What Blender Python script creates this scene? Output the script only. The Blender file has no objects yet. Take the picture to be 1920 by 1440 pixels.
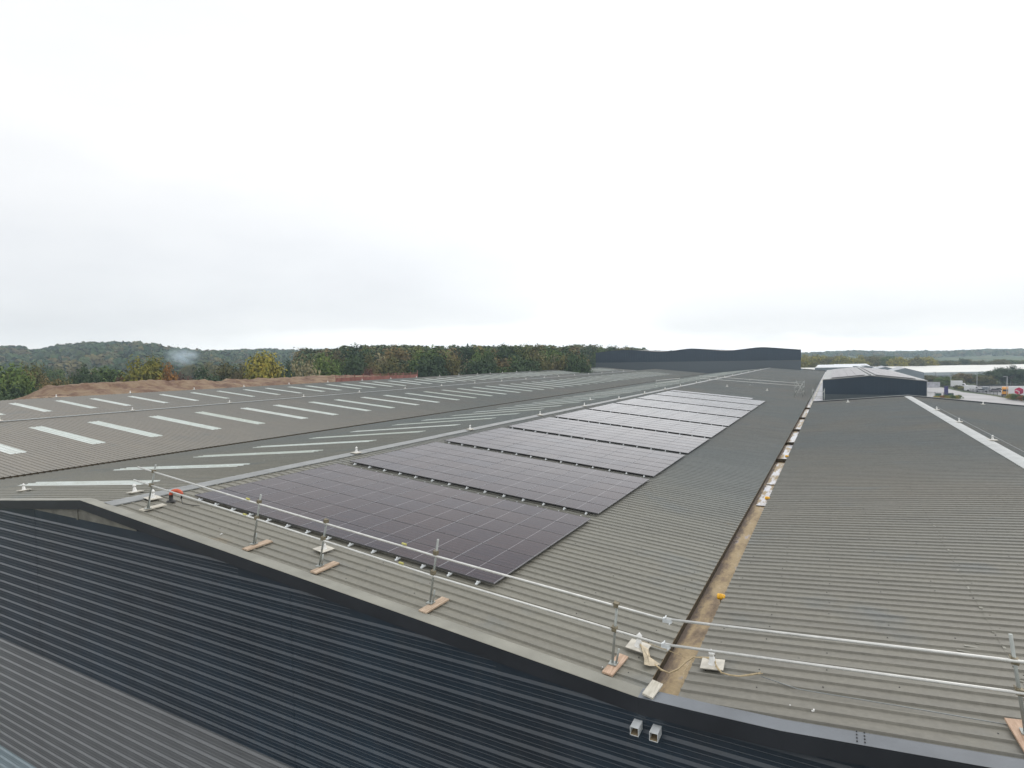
import bpy, math, random
from mathutils import Vector, Matrix, noise
random.seed(7)
sc = bpy.context.scene
COL = sc.collection
R = math.radians
PI = math.pi
# ------------------------------------------------------------------ camera frame (camera-relative metres, raised at the end)
CR = Vector((0.87901353, 0.47652653, -0.01605223))
CU = Vector((-0.00539033, 0.04359654, 0.99903468))
CF = Vector((-0.47676635, 0.87807848, -0.04089059))
FPX = 1115.0
GZ = -16.5          # ground level below the camera
def at(px, py, d):
    """point seen at pixel (px,py) of the 1920 px photo at depth d metres"""
    return (CF + CR*((px-960)/FPX) - CU*((py-720)/FPX))*d
# ------------------------------------------------------------------ mesh builder
class MB:
    def __init__(s): s.v = []; s.f = []; s.m = []; s.sm = []
    def quad(s, a, b, c, d, m=0): s.poly([a, b, c, d], m)
    def poly(s, pts, m=0, smooth=False):
        i = len(s.v); s.v += [tuple(p) for p in pts]
        s.f.append(tuple(range(i, i+len(pts)))); s.m.append(m); s.sm.append(smooth)
    def box(s, c, size, m=0, M=None):
        hx, hy, hz = size[0]/2, size[1]/2, size[2]/2
        P = [Vector((x, y, z)) for x in (-hx, hx) for y in (-hy, hy) for z in (-hz, hz)]
        if M is not None: P = [M @ p for p in P]
        c = Vector(c); i = len(s.v); s.v += [tuple(p+c) for p in P]
        for f in ((0,1,3,2),(4,6,7,5),(0,4,5,1),(2,3,7,6),(0,2,6,4),(1,5,7,3)):
            s.f.append(tuple(i+k for k in f)); s.m.append(m); s.sm.append(False)
    def bb(s, x0, x1, y0, y1, z0, z1, m=0): s.box(((x0+x1)/2, (y0+y1)/2, (z0+z1)/2), (x1-x0, y1-y0, z1-z0), m)
    def tube(s, pts, r, n=8, m=0, cap=True, smooth=True):
        pts = [Vector(p) for p in pts]; rs = r if isinstance(r, (list, tuple)) else [r]*len(pts)
        i0 = len(s.v); up = None
        for k, p in enumerate(pts):
            t = (pts[min(k+1, len(pts)-1)]-pts[max(k-1, 0)]).normalized()
            if up is None:
                up = Vector((0, 0, 1)) if abs(t.z) < .9 else Vector((1, 0, 0))
            a = t.cross(up).normalized(); b = a.cross(t).normalized(); up = b
            for j in range(n):
                th = 2*PI*j/n; s.v.append(tuple(p+(a*math.cos(th)+b*math.sin(th))*rs[k]))
        for k in range(len(pts)-1):
            for j in range(n):
                a = i0+k*n+j; b = i0+k*n+(j+1) % n
                s.f.append((a, b, b+n, a+n)); s.m.append(m); s.sm.append(smooth)
        if cap:
            s.f.append(tuple(i0+j for j in range(n))[::-1]); s.m.append(m); s.sm.append(False)
            k = i0+(len(pts)-1)*n; s.f.append(tuple(k+j for j in range(n))); s.m.append(m); s.sm.append(False)
    def lathe(s, prof, n=14, m=0, c=(0, 0, 0)):
        i0 = len(s.v)
        for (r, z) in prof:
            for j in range(n):
                th = 2*PI*j/n; s.v.append((c[0]+r*math.cos(th), c[1]+r*math.sin(th), c[2]+z))
        for k in range(len(prof)-1):
            for j in range(n):
                a = i0+k*n+j; b = i0+k*n+(j+1) % n
                s.f.append((a, b, b+n, a+n)); s.m.append(m); s.sm.append(True)
        k = i0+(len(prof)-1)*n; s.f.append(tuple(k+j for j in range(n))); s.m.append(m); s.sm.append(False)
    def prism(s, prof, y0, y1, m=0):
        """closed XZ profile extruded along Y"""
        n = len(prof); i = len(s.v)
        s.v += [(x, y0, z) for x, z in prof]+[(x, y1, z) for x, z in prof]
        for j in range(n):
            k = (j+1) % n; s.f.append((i+j, i+k, i+n+k, i+n+j)); s.m.append(m); s.sm.append(False)
        s.f.append(tuple(i+j for j in range(n))[::-1]); s.m.append(m); s.sm.append(False)
        s.f.append(tuple(i+n+j for j in range(n))); s.m.append(m); s.sm.append(False)
    def mesh(s, name, mats, off=None):
        me = bpy.data.meshes.new(name)
        v = s.v if off is None else [(p[0]-off[0], p[1]-off[1], p[2]-off[2]) for p in s.v]
        me.from_pydata(v, [], s.f)
        for mt in (mats if isinstance(mats, (list, tuple)) else [mats]): me.materials.append(mt)
        me.polygons.foreach_set('material_index', s.m); me.polygons.foreach_set('use_smooth', s.sm)
        me.update(); return me
ORG = {}
def thing(name, label, cat, loc=(0, 0, 0), group=None, rot=None):
    o = bpy.data.objects.new(name, None); COL.objects.link(o); o.empty_display_size = .3
    o.location = loc; ORG[o.name] = Vector(loc)
    if rot: o.rotation_euler = rot
    tag(o, label, cat, group); return o
def tag(o, label=None, cat=None, group=None, kind=None):
    if label: o['label'] = label
    if cat: o['category'] = cat
    if group: o['group'] = group
    if kind: o['kind'] = kind
    return o
def part(name, mb, mats, parent, label=None, kind=None):
    """mesh in camera-relative coordinates, parented under a thing (or a part of one)"""
    root = parent
    while root.parent: root = root.parent
    o = bpy.data.objects.new(name, mb.mesh(name, mats, ORG.get(root.name)))
    COL.objects.link(o); o.parent = parent
    tag(o, label, kind=kind); return o
def solo(name, mb, mats, label=None, cat=None, group=None, kind=None, loc=None):
    o = bpy.data.objects.new(name, mb.mesh(name, mats, loc)); COL.objects.link(o)
    if loc: o.location = loc
    return tag(o, label, cat, group, kind)
KIDS = {}
def copy_tree(o, parent=None):
    c = o.copy(); COL.objects.link(c)
    c.parent = parent
    for ch in list(o.children): copy_tree(ch, c)
    return c
def ordn(i):
    w = ['first','second','third','fourth','fifth','sixth','seventh','eighth','ninth','tenth','eleventh','twelfth','thirteenth','fourteenth','fifteenth','sixteenth','seventeenth','eighteenth','nineteenth','twentieth']
    if i < 20: return w[i]
    t = {2:'twenty',3:'thirty',4:'forty',5:'fifty',6:'sixty'}
    n = i+1
    return (t[n//10]+'-'+w[n % 10-1]) if n % 10 else {2:'twentieth',3:'thirtieth',4:'fortieth',5:'fiftieth',6:'sixtieth'}[n//10]
# ------------------------------------------------------------------ materials
def newmat(name):
    m = bpy.data.materials.new(name); m.use_nodes = True
    nt = m.node_tree; b = nt.nodes['Principled BSDF']; return m, nt, b
def N(nt, t, **k):
    n = nt.nodes.new(t)
    for a, v in k.items(): setattr(n, a, v)
    return n
def ramp(nt, fac, stops, interp='LINEAR'):
    r = N(nt, 'ShaderNodeValToRGB'); r.color_ramp.interpolation = interp
    e = r.color_ramp.elements
    while len(e) < len(stops): e.new(.5)
    for q, (p, c) in zip(e, stops): q.position = p; q.color = (*c, 1) if len(c) == 3 else c
    nt.links.new(fac, r.inputs[0]); return r.outputs[0]
def mixc(nt, fac, a, b, mode='MIX'):
    m = N(nt, 'ShaderNodeMix', data_type='RGBA', blend_type=mode)
    for s, v in ((0, fac), (6, a), (7, b)):
        if isinstance(v, (int, float)): m.inputs[s].default_value = v
        elif isinstance(v, tuple): m.inputs[s].default_value = (*v, 1)
        else: nt.links.new(v, m.inputs[s])
    return m.outputs[2]
def coords(nt, scale=(1, 1, 1), kind='Object'):
    tc = N(nt, 'ShaderNodeTexCoord'); mp = N(nt, 'ShaderNodeMapping')
    mp.inputs['Scale'].default_value = scale; nt.links.new(tc.outputs[kind], mp.inputs[0]); return mp.outputs[0]
def noisen(nt, co, scale, detail=4, rough=.55):
    n = N(nt, 'ShaderNodeTexNoise'); n.inputs['Scale'].default_value = scale; n.inputs['Detail'].default_value = detail
    n.inputs['Roughness'].default_value = rough; nt.links.new(co, n.inputs['Vector']); return n.outputs['Fac']
def plain(name, col, rough=.5, metal=0., vary=.12, vscale=3., bump=0., spec=.5):
    m, nt, b = newmat(name)
    co = coords(nt); f = noisen(nt, co, vscale)
    lo = tuple(c*(1-vary) for c in col); hi = tuple(min(1, c*(1+vary)) for c in col)
    nt.links.new(ramp(nt, f, [(.3, lo), (.7, hi)]), b.inputs['Base Color'])
    b.inputs['Roughness'].default_value = rough; b.inputs['Metallic'].default_value = metal
    b.inputs['Specular IOR Level'].default_value = spec
    if bump:
        bp = N(nt, 'ShaderNodeBump'); bp.inputs['Strength'].default_value = bump
        nt.links.new(noisen(nt, co, vscale*6), bp.inputs['Height']); nt.links.new(bp.outputs[0], b.inputs['Normal'])
    return m
def roofmat(name, base, dirt, clean, rough=.5, near_tan=(.27, .25, .2), reach=34.):
    """painted profiled steel: broad weathering patches, streaks down the slope (along X), dirt, pale specks"""
    m, nt, b = newmat(name)
    co = coords(nt)
    big = noisen(nt, co, .09, 5, .6)
    streak = noisen(nt, coords(nt, (.25, 2.6, 1)), 1.0, 5, .65)
    fine = noisen(nt, co, 9, 3)
    c = mixc(nt, ramp(nt, big, [(.42, (0,)*3), (.66, (1,)*3)]), base, dirt)
    sp = N(nt, 'ShaderNodeSeparateXYZ'); nt.links.new(co, sp.inputs[0])
    mr = N(nt, 'ShaderNodeMapRange'); mr.interpolation_type = 'SMOOTHSTEP'; mr.inputs[1].default_value = 0.; mr.inputs[2].default_value = reach; mr.inputs[3].default_value = .95; mr.inputs[4].default_value = 0.
    wob = N(nt, 'ShaderNodeMath', operation='MULTIPLY_ADD'); nt.links.new(noisen(nt, co, .12, 4), wob.inputs[0]); wob.inputs[1].default_value = 22; nt.links.new(sp.outputs[1], wob.inputs[2])
    wob2 = N(nt, 'ShaderNodeMath', operation='SUBTRACT'); nt.links.new(wob.outputs[0], wob2.inputs[0]); wob2.inputs[1].default_value = 11; nt.links.new(wob2.outputs[0], mr.inputs[0])
    c = mixc(nt, mr.outputs[0], c, near_tan)      # warm tan tone over the near end, fading out along Y
    c = mixc(nt, ramp(nt, noisen(nt, co, .33, 4, .6), [(.58, (0,)*3), (.72, (.45,)*3)]), c, clean)
    c = mixc(nt, .55, c, ramp(nt, streak, [(.25, (.62, .62, .62)), (.75, (1.25, 1.25, 1.25))]), 'MULTIPLY')
    c = mixc(nt, .5, c, ramp(nt, fine, [(.3, (.8, .8, .8)), (.7, (1.15, 1.15, 1.15))]), 'MULTIPLY')
    c = mixc(nt, ramp(nt, noisen(nt, coords(nt, (.6, 1.3, 1)), .75, 6, .7), [(.66, (0,)*3), (.78, (.6,)*3)]), c, (.25, .19, .115))
    c = mixc(nt, ramp(nt, noisen(nt, coords(nt, (.35, 3.5, 1)), 1.9, 6, .75), [(.6, (0,)*3), (.8, (.55,)*3)]), c, (.09, .095, .085))
    vo = N(nt, 'ShaderNodeTexVoronoi'); vo.inputs['Scale'].default_value = 1.1; nt.links.new(co, vo.inputs['Vector'])
    spk = ramp(nt, vo.outputs['Distance'], [(0, (1,)*3), (.022, (1,)*3), (.03, (0,)*3)])
    c = mixc(nt, spk, c, (.1, .1, .09))
    vo2 = N(nt, 'ShaderNodeTexVoronoi'); vo2.inputs['Scale'].default_value = .75; nt.links.new(coords(nt, (1, 1.3, 1)), vo2.inputs['Vector'])
    c = mixc(nt, ramp(nt, vo2.outputs['Distance'], [(0, (1,)*3), (.01, (1,)*3), (.016, (0,)*3)]), c, (.6, .6, .56))
    nt.links.new(c, b.inputs['Base Color'])
    nt.links.new(ramp(nt, streak, [(.3, (rough-.08,)*3), (.7, (rough+.12,)*3)]), b.inputs['Roughness'])
    b.inputs['Specular IOR Level'].default_value = .35
    return m
M = {}
M['roof'] = roofmat('weathered_roof_sheet', (.165, .18, .176), (.19, .19, .175), (.15, .175, .19), near_tan=(.224, .214, .177), reach=26)
M['roof_r'] = roofmat('roof_sheet_right', (.155, .17, .168), (.178, .176, .158), (.14, .165, .18), near_tan=(.206, .196, .165), reach=40)
M['roof_l'] = roofmat('roof_sheet_left', (.168, .18, .17), (.19, .186, .168), (.165, .18, .175), near_tan=(.238, .216, .182), reach=70)
M['roof_b'] = roofmat('roof_sheet_shallow', (.165, .185, .18), (.185, .19, .175), (.145, .17, .172), near_tan=(.212, .204, .168), reach=34)
m, nt, b = newmat('translucent_rooflight'); oi = N(nt, 'ShaderNodeObjectInfo')
c = ramp(nt, oi.outputs['Random'], [(0, (.52, .57, .52)), (.5, (.6, .66, .63)), (1, (.66, .7, .68))])
c = mixc(nt, ramp(nt, noisen(nt, coords(nt, (.5, 3, 1)), 1.5, 6, .7), [(.4, (0,)*3), (.75, (.8,)*3)]), c, (.4, .42, .35))
c = mixc(nt, ramp(nt, noisen(nt, coords(nt), 2.3, 4), [(.62, (0,)*3), (.7, (.8,)*3)]), c, (.75, .8, .78))
nt.links.new(c, b.inputs['Base Color']); b.inputs['Roughness'].default_value = .35; M['grp'] = m
M['cap'] = plain('ridge_flashing', (.24, .25, .248), .45, vary=.15, vscale=1.5)
M['cap_pale'] = plain('pale_ridge_flashing', (.36, .38, .375), .45, vary=.12, vscale=1.5)
M['verge'] = plain('verge_flashing_tan', (.26, .255, .215), .5, vary=.2, vscale=1.1)
M['verge_b'] = plain('verge_flashing_blue', (.145, .16, .178), .45, vary=.2, vscale=.8)
M['navy'] = plain('dark_cladding', (.02, .034, .05), .3, vary=.25, vscale=.5, spec=.6)
for mm in (M['navy'],):
    nt = mm.node_tree; b = nt.nodes['Principled BSDF']; src = b.inputs['Base Color'].links[0].from_socket
    st = ramp(nt, noisen(nt, coords(nt, (2.2, 1, .22)), 1.5, 6, .7), [(.5, (0,)*3), (.85, (.5,)*3)])
    c = mixc(nt, st, src, (.055, .06, .065)); c = mixc(nt, ramp(nt, noisen(nt, coords(nt, (1, 1, 1)), .22, 4), [(.4, (0,)*3), (.75, (.5,)*3)]), c, (.035, .036, .04))
    vo = N(nt, 'ShaderNodeTexVoronoi'); vo.inputs['Scale'].default_value = 1.3; nt.links.new(coords(nt), vo.inputs['Vector'])
    c = mixc(nt, ramp(nt, vo.outputs['Distance'], [(0, (1,)*3), (.012, (1,)*3), (.018, (0,)*3)]), c, (.3, .3, .3)); nt.links.new(c, b.inputs['Base Color'])
M['navy_far'] = plain('navy_cladding', (.026, .046, .07), .4, vary=.1, vscale=.3)
M['fascia'] = plain('dark_fascia', (.024, .027, .033), .42, vary=.2, vscale=.8)
M['midgrey'] = plain('grey_cladding', (.14, .146, .152), .28, vary=.12, vscale=.5)
M['palegrey'] = plain('pale_cladding', (.24, .3, .33), .4, vary=.08, vscale=.5)
M['soffit'] = plain('closure_board', (.17, .165, .14), .7, vary=.3, vscale=2)
M['galv'] = plain('galvanised_steel', (.74, .77, .78), .42, .1, .12, 6)
M['tube'] = plain('scaffold_tube', (.66, .66, .63), .35, .35, .12, 5)
M['tube_d'] = plain('scaffold_standard', (.36, .38, .36), .45, .35, .2, 5)
M['coupler'] = plain('rusty_coupler', (.22, .19, .13), .6, .4, .3, 20)
M['white'] = plain('white_powder_coat', (.78, .78, .76), .4, vary=.06)
M['whitedirty'] = plain('dirty_white_plate', (.55, .52, .45), .5, vary=.2, vscale=5)
M['black'] = plain('black_rubber', (.02, .02, .02), .5)
M['orange'] = plain('orange_plastic', (.6, .11, .05), .55)
M['amber'] = plain('amber_plastic', (.85, .42, .02), .4, vary=.3, vscale=25)
M['yellow'] = plain('yellow_tape', (.55, .52, .16), .5)
M['frame'] = plain('panel_frame', (.09, .09, .095), .3, .3)
M['rope'] = plain('frayed_tan_strap', (.45, .36, .22), .8, vary=.25, vscale=12)
M['plastic'] = plain('tan_plastic_sheet', (.5, .42, .29), .5, vary=.3, vscale=6)
M['membrane'] = plain('pale_membrane', (.46, .46, .5), .45, vary=.25, vscale=.6)
M['cable'] = plain('steel_wire', (.3, .32, .32), .4, .5)
# timber
def timber(name, a, bcol):
    m, nt, b = newmat(name); f = noisen(nt, coords(nt, (9, 1, 9)), 3, 5)
    nt.links.new(ramp(nt, f, [(.3, a), (.7, bcol)]), b.inputs['Base Color']); b.inputs['Roughness'].default_value = .75; return m
M['timber'] = timber('base_board_timber', (.3, .21, .14), (.6, .47, .35))
M['timber_pale'] = timber('pale_timber', (.42, .39, .32), (.66, .63, .55))
M['timber_red'] = timber('reddish_timber', (.36, .23, .15), (.62, .45, .33))
# solar glass
def solarmat(name, cellx, celly):
    m, nt, b = newmat(name)
    tc = N(nt, 'ShaderNodeTexCoord'); sx = N(nt, 'ShaderNodeSeparateXYZ'); nt.links.new(tc.outputs['Object'], sx.inputs[0])
    def mth(op, a, v=None):
        n = N(nt, 'ShaderNodeMath', operation=op)
        for i, q in enumerate((a, v)):
            if q is None: continue
            if isinstance(q, (int, float)): n.inputs[i].default_value = q
            else: nt.links.new(q, n.inputs[i])
        return n.outputs[0]
    mid = mth('LESS_THAN', mth('ABSOLUTE', sx.outputs[0]), .006)
    gy = mth('LESS_THAN', mth('PINGPONG', sx.outputs[1], celly/2), .0035)
    gx = mth('LESS_THAN', mth('PINGPONG', mth('ADD', sx.outputs[0], cellx/2), cellx/2), .0025)
    bus = mth('LESS_THAN', mth('PINGPONG', sx.outputs[1], celly/6), .003)
    oi = N(nt, 'ShaderNodeObjectInfo')
    base = ramp(nt, oi.outputs['Random'], [(0, (.024, .016, .027)), (.5, (.034, .02, .026)), (1, (.018, .015, .03))])
    st = noisen(nt, coords(nt, (1.2, 16, 1)), 1, 3)
    base = mixc(nt, ramp(nt, st, [(.45, (0,)*3), (.75, (.7,)*3)]), base, (.075, .045, .045))
    c = mixc(nt, mth('MULTIPLY', bus, .75), base, (.13, .11, .12))
    c = mixc(nt, mth('MAXIMUM', gy, gx), c, (.012, .012, .014))
    c = mixc(nt, mid, c, (.32, .31, .33))
    nt.links.new(c, b.inputs['Base Color'])
    rg = noisen(nt, coords(nt, (2, 2, 2)), 2, 4)
    nt.links.new(ramp(nt, rg, [(.3, (.04,)*3), (.7, (.1,)*3)]), b.inputs['Roughness'])
    b.inputs['IOR'].default_value = 1.26
    return m
M['solar'] = solarmat('solar_cells', .168, .182)
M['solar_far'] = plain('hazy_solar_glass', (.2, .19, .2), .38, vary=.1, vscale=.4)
# gutter silt
m, nt, b = newmat('gutter_silt'); co = coords(nt)
f = noisen(nt, coords(nt, (1.6, .55, 1)), 1.3, 6, .62)
c = ramp(nt, f, [(.26, (.12, .085, .05)), (.38, (.27, .2, .13)), (.47, (.41, .31, .18)), (.6, (.48, .37, .22)), (.7, (.3, .27, .3))])
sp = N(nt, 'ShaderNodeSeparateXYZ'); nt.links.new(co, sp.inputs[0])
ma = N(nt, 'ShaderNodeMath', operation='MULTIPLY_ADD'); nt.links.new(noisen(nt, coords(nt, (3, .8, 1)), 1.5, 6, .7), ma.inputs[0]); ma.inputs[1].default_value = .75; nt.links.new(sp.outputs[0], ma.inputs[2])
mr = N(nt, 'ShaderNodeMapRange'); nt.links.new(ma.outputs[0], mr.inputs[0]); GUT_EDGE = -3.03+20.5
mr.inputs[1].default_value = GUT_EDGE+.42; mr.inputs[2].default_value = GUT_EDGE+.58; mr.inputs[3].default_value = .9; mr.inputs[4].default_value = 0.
c = mixc(nt, mr.outputs[0], c, (.13, .1, .085))      # shade below the left gutter wall, painted into the silt colour
nt.links.new(mixc(nt, .5, c, ramp(nt, noisen(nt, co, 14, 3), [(.3, (.7,)*3), (.7, (1.15,)*3)]), 'MULTIPLY'), b.inputs['Base Color'])
nt.links.new(ramp(nt, f, [(.6, (.75,)*3), (.7, (.12,)*3)]), b.inputs['Roughness']); M['silt'] = m
m, nt, b = newmat('standing_water'); f = noisen(nt, coords(nt, (2.5, .5, 1)), 1.2, 6, .65)
nt.links.new(ramp(nt, f, [(.36, (.42, .32, .19)), (.47, (.42, .35, .25)), (.56, (.52, .52, .57))]), b.inputs['Base Color']); nt.links.new(ramp(nt, f, [(.44, (.8,)*3), (.52, (.2,)*3)]), b.inputs['Roughness'])
b.inputs['Specular IOR Level'].default_value = .5; M['water'] = m
M['moss'] = plain('dark_moss_lining', (.06, .045, .025), .9, vary=.5, vscale=7, bump=.4)
M['gutter_lip'] = plain('silty_gutter_lip', (.26, .2, .12), .8, vary=.35, vscale=5)
# ground
m, nt, b = newmat('grassland'); co = coords(nt)
f = noisen(nt, co, .02, 6, .6)
c = ramp(nt, f, [(.3, (.035, .05, .018)), (.5, (.06, .085, .03)), (.62, (.1, .1, .045)), (.75, (.05, .06, .03))])
nt.links.new(c, b.inputs['Base Color']); b.inputs['Roughness'].default_value = .95; M['ground'] = m
M['asphalt'] = plain('worn_concrete_road', (.33, .32, .32), .6, vary=.16, vscale=.08)
M['carpark'] = plain('car_park_surface', (.2, .2, .2), .8, vary=.2, vscale=.1)
m, nt, b = newmat('red_earth'); co = coords(nt)
f = noisen(nt, co, .35, 7, .7)
nt.links.new(ramp(nt, f, [(.32, (.1, .06, .04)), (.44, (.17, .1, .065)), (.52, (.235, .16, .1)), (.7, (.29, .215, .14))]), b.inputs['Base Color'])
b.inputs['Roughness'].default_value = .95; bp = N(nt, 'ShaderNodeBump'); bp.inputs['Strength'].default_value = .8; bp.inputs['Distance'].default_value = .3
nt.links.new(noisen(nt, co, 1.2, 6, .7), bp.inputs['Height']); nt.links.new(bp.outputs[0], b.inputs['Normal']); M['earth'] = m
# foliage
def leafmat(name, cols, scale=.6):
    m, nt, b = newmat(name)
    geo = N(nt, 'ShaderNodeNewGeometry'); f = noisen(nt, geo.outputs['Position'], scale, 3)
    c = ramp(nt, f, [(.32, cols[0]), (.5, cols[1]), (.68, cols[2])])
    oi = N(nt, 'ShaderNodeObjectInfo')
    c = mixc(nt, .6, c, ramp(nt, oi.outputs['Random'], [(0, (.6, .66, .7)), (1, (1.45, 1.35, 1.15))]), 'MULTIPLY')
    fn = noisen(nt, geo.outputs['Position'], 3.3, 2)
    c = mixc(nt, .7, c, ramp(nt, fn, [(.3, (.8,)*3), (.7, (1.2,)*3)]), 'MULTIPLY')
    nt.links.new(c, b.inputs['Base Color']); b.inputs['Roughness'].default_value = .9; b.inputs['Specular IOR Level'].default_value = .12
    return m
LM = {
 'dark': leafmat('dark_green_leaves', ((0.038, 0.061, 0.038), (0.061, 0.095, 0.049), (0.081, 0.115, 0.061))),
 'green': leafmat('green_leaves', ((0.061, 0.101, 0.034), (0.101, 0.155, 0.047), (0.149, 0.189, 0.061))),
 'olive': leafmat('olive_brown_leaves', ((0.088, 0.095, 0.043), (0.135, 0.135, 0.057), (0.203, 0.169, 0.068))),
 'brown': leafmat('brown_leaves', ((.1, .09, .05), (.16, .13, .068), (.215, .17, .085))),
 'yellow': leafmat('yellow_leaves', ((.13, .145, .04), (.25, .235, .05), (.37, .305, .06))),
 'orange': leafmat('orange_leaves', ((.16, .09, .03), (.27, .13, .04), (.34, .18, .055))),
 'lime': leafmat('yellow_green_leaves', ((.1, .125, .04), (.16, .18, .055), (.22, .22, .07))),
 'bare': leafmat('sparse_grey_leaves', ((0.162, 0.162, 0.108), (0.230, 0.216, 0.135), (0.297, 0.270, 0.162))),
 'maroon': leafmat('maroon_leaves', ((0.081, 0.047, 0.041), (0.135, 0.068, 0.061), (0.176, 0.095, 0.074))),
}
M['bark'] = plain('bark', (.14, .12, .09), .9, vary=.3, vscale=2)
M['bark_pale'] = plain('pale_bark', (.32, .29, .22), .9, vary=.25, vscale=2)
def woodmat(name, cell, pal):
    m, nt, b = newmat(name); geo = N(nt, 'ShaderNodeNewGeometry')
    vo = N(nt, 'ShaderNodeTexVoronoi'); vo.inputs['Scale'].default_value = 1/cell; nt.links.new(geo.outputs['Position'], vo.inputs['Vector'])
    sx = N(nt, 'ShaderNodeSeparateColor'); nt.links.new(vo.outputs['Color'], sx.inputs[0])
    c = ramp(nt, sx.outputs[0], pal)
    c = mixc(nt, .6, c, ramp(nt, noisen(nt, geo.outputs['Position'], 1.2, 2), [(.3, (.6,)*3), (.7, (1.4,)*3)]), 'MULTIPLY')
    nt.links.new(c, b.inputs['Base Color']); b.inputs['Roughness'].default_value = .9; b.inputs['Specular IOR Level'].default_value = .1; return m
M['wood_near'] = woodmat('mixed_woodland', 9, [(0, (0.054, 0.088, 0.041)), (.3, (0.081, 0.115, 0.047)), (.5, (0.121, 0.135, 0.054)), (.7, (0.068, 0.095, 0.054)), (.85, (0.176, 0.162, 0.061)), (1, (0.162, 0.108, 0.054))])
M['wood_far'] = woodmat('distant_woodland', 16, [(0, (.04, .075, .04)), (.3, (.065, .105, .045)), (.5, (.1, .125, .05)), (.62, (.05, .085, .045)), (.78, (.17, .15, .065)), (.9, (.12, .1, .05)), (1, (.075, .115, .05))])

# ================================================================== WAREHOUSE ROOFS
XA, ZA = -3.03, -6.05
XB, ZB = -20.51, -4.44
XC, ZC = -42.25, -6.44
XE, ZE = -75.05, -3.42
XF, ZF = 7.59, -5.07
XAF = -2.38            # right lip of the valley gutter
XG = 18.4; ZG = -6.07
Y0, Y1, YH = 10.05, 83.6, 232.0
def zl(x, xa, za, xb, zb): return za+(zb-za)*(x-xa)/(xb-xa)
zBA = lambda x: zl(x, XB, ZB, XA, ZA)
zBC = lambda x: zl(x, XC, ZC, XB, ZB)
zCE = lambda x: zl(x, XC, ZC+.11, XE, ZE+.03)
zAF = lambda x: zl(x, XAF, -6.0, XF, ZF)
zFG = lambda x: zl(x, XF, ZF, XG, ZG)
PITCH = 1/3
def sheet(x0, x1, zf, y0, y1, dz=0., m=0, mb=None):
    """trapezoidal sheet: ribs run along X (down the slope), one every third of a metre in Y"""
    mb = mb or MB(); prof = []
    k = math.floor(y0/PITCH)-1
    while True:
        yb = k*PITCH
        if yb > y1: break
        for dy, h in ((0, 0), (.262, 0), (.278, .036), (.308, .036), (.326, 0)): prof.append((yb+dy, h))
        k += 1
    prof = [(max(y0, min(y1, y)), h) for y, h in prof]
    out = [prof[0]]
    for q in prof[1:]:
        if q[0]-out[-1][0] > 1e-5: out.append(q)
    i = len(mb.v)
    for y, h in out:
        mb.v.append((x0, y, zf(x0)+h+dz)); mb.v.append((x1, y, zf(x1)+h+dz))
    for j in range(len(out)-1):
        a = i+2*j; f = (a, a+1, a+3, a+2) if x1 > x0 else (a, a+2, a+3, a+1)
        mb.f.append(f); mb.m.append(m); mb.sm.append(False)
    return mb
def strip(x0, z0, x1, z1, y0, y1, t, mb, m=0):
    """thin sloping slab between two x positions, top surface given"""
    mb.prism([(x0, z0), (x1, z1), (x1, z1-t), (x0, z0-t)], y0, y1, m)
def screws(mb, xs, zf, y0, y1, m=1):
    k = math.ceil(y0/PITCH)
    while k*PITCH < y1:
        y = k*PITCH
        for i, x in enumerate(xs):
            if (k+i) % 2 or random.random() < .3: continue
            mb.box((x+random.uniform(-.05, .05), y+.13+random.uniform(-.03, .03), zf(x)+.005), (.02, .02, .01), m)
        k += 1
def cladding(mb, x0, x1, y, zb, ztop, phase, m=0, xtops=None):
    """horizontal profiled wall sheet facing -Y at plane y: bold rib every third of a metre, two faint ribs between"""
    pts = [(y, zb)]
    k = math.ceil((zb-phase)/PITCH)
    while True:
        z = phase+k*PITCH
        if z+.06 > ztop: break
        if z-.11 > zb+.01:
            for fz in (z-.222, z-.111):
                if fz > pts[-1][1]+.002: pts += [(y, fz-.01), (y-.0055, fz+.002), (y, fz+.01)]
            pts += [(y, z-.034), (y-.036, z-.022), (y-.036, z-.008), (y, z+.045)]
        k += 1
    pts.append((y, ztop))
    i = len(mb.v)
    for (yy, zz) in pts: mb.v.append((x0, yy, zz)); mb.v.append((x1, yy, zz))
    for j in range(len(pts)-1):
        a = i+2*j; mb.f.append((a, a+1, a+3, a+2)); mb.m.append(m); mb.sm.append(False)
WB1, WB2 = -10.2, -14.53     # colour bands of the near gable wall
def gable(parent, x0, x1, y=10.13):
    for nm, za_, zb_, mt, lb in (('wall_cladding', WB1, -4.96, M['navy'], 'dark blue-grey upper wall cladding'), ('wall_cladding', WB2, WB1-.004, M['midgrey'], 'mid grey lower wall cladding band'), ('wall_cladding', GZ, WB2-.004, M['palegrey'], 'pale blue-grey base wall cladding band')):
        mb = MB()
        if nm and zb_ == -4.96:
            # top follows the roof where the roof is lower: cut in slices
            xs = [x0+(x1-x0)*i/40 for i in range(41)]
            for a, b in zip(xs[:-1], xs[1:]):
                zt = min(-4.96, min(prof(a), prof(b))-.12)
                cladding(mb, a, b, y-.005*(math.floor(a/6.2) % 2), za_, zt, -5.3)
        else: cladding(mb, x0, x1, y, za_, zb_, -5.3)
        part(nm, mb, mt, parent, lb)
def prof(x):
    if x < XC: return zCE(x)
    if x < -21.4: return zl(x, XC, ZC, -21.4, -4.37)
    if x < XA: return zBA(x)
    if x < XAF: return ZA
    if x < XF: return zAF(x)
    return zFG(x)
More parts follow.
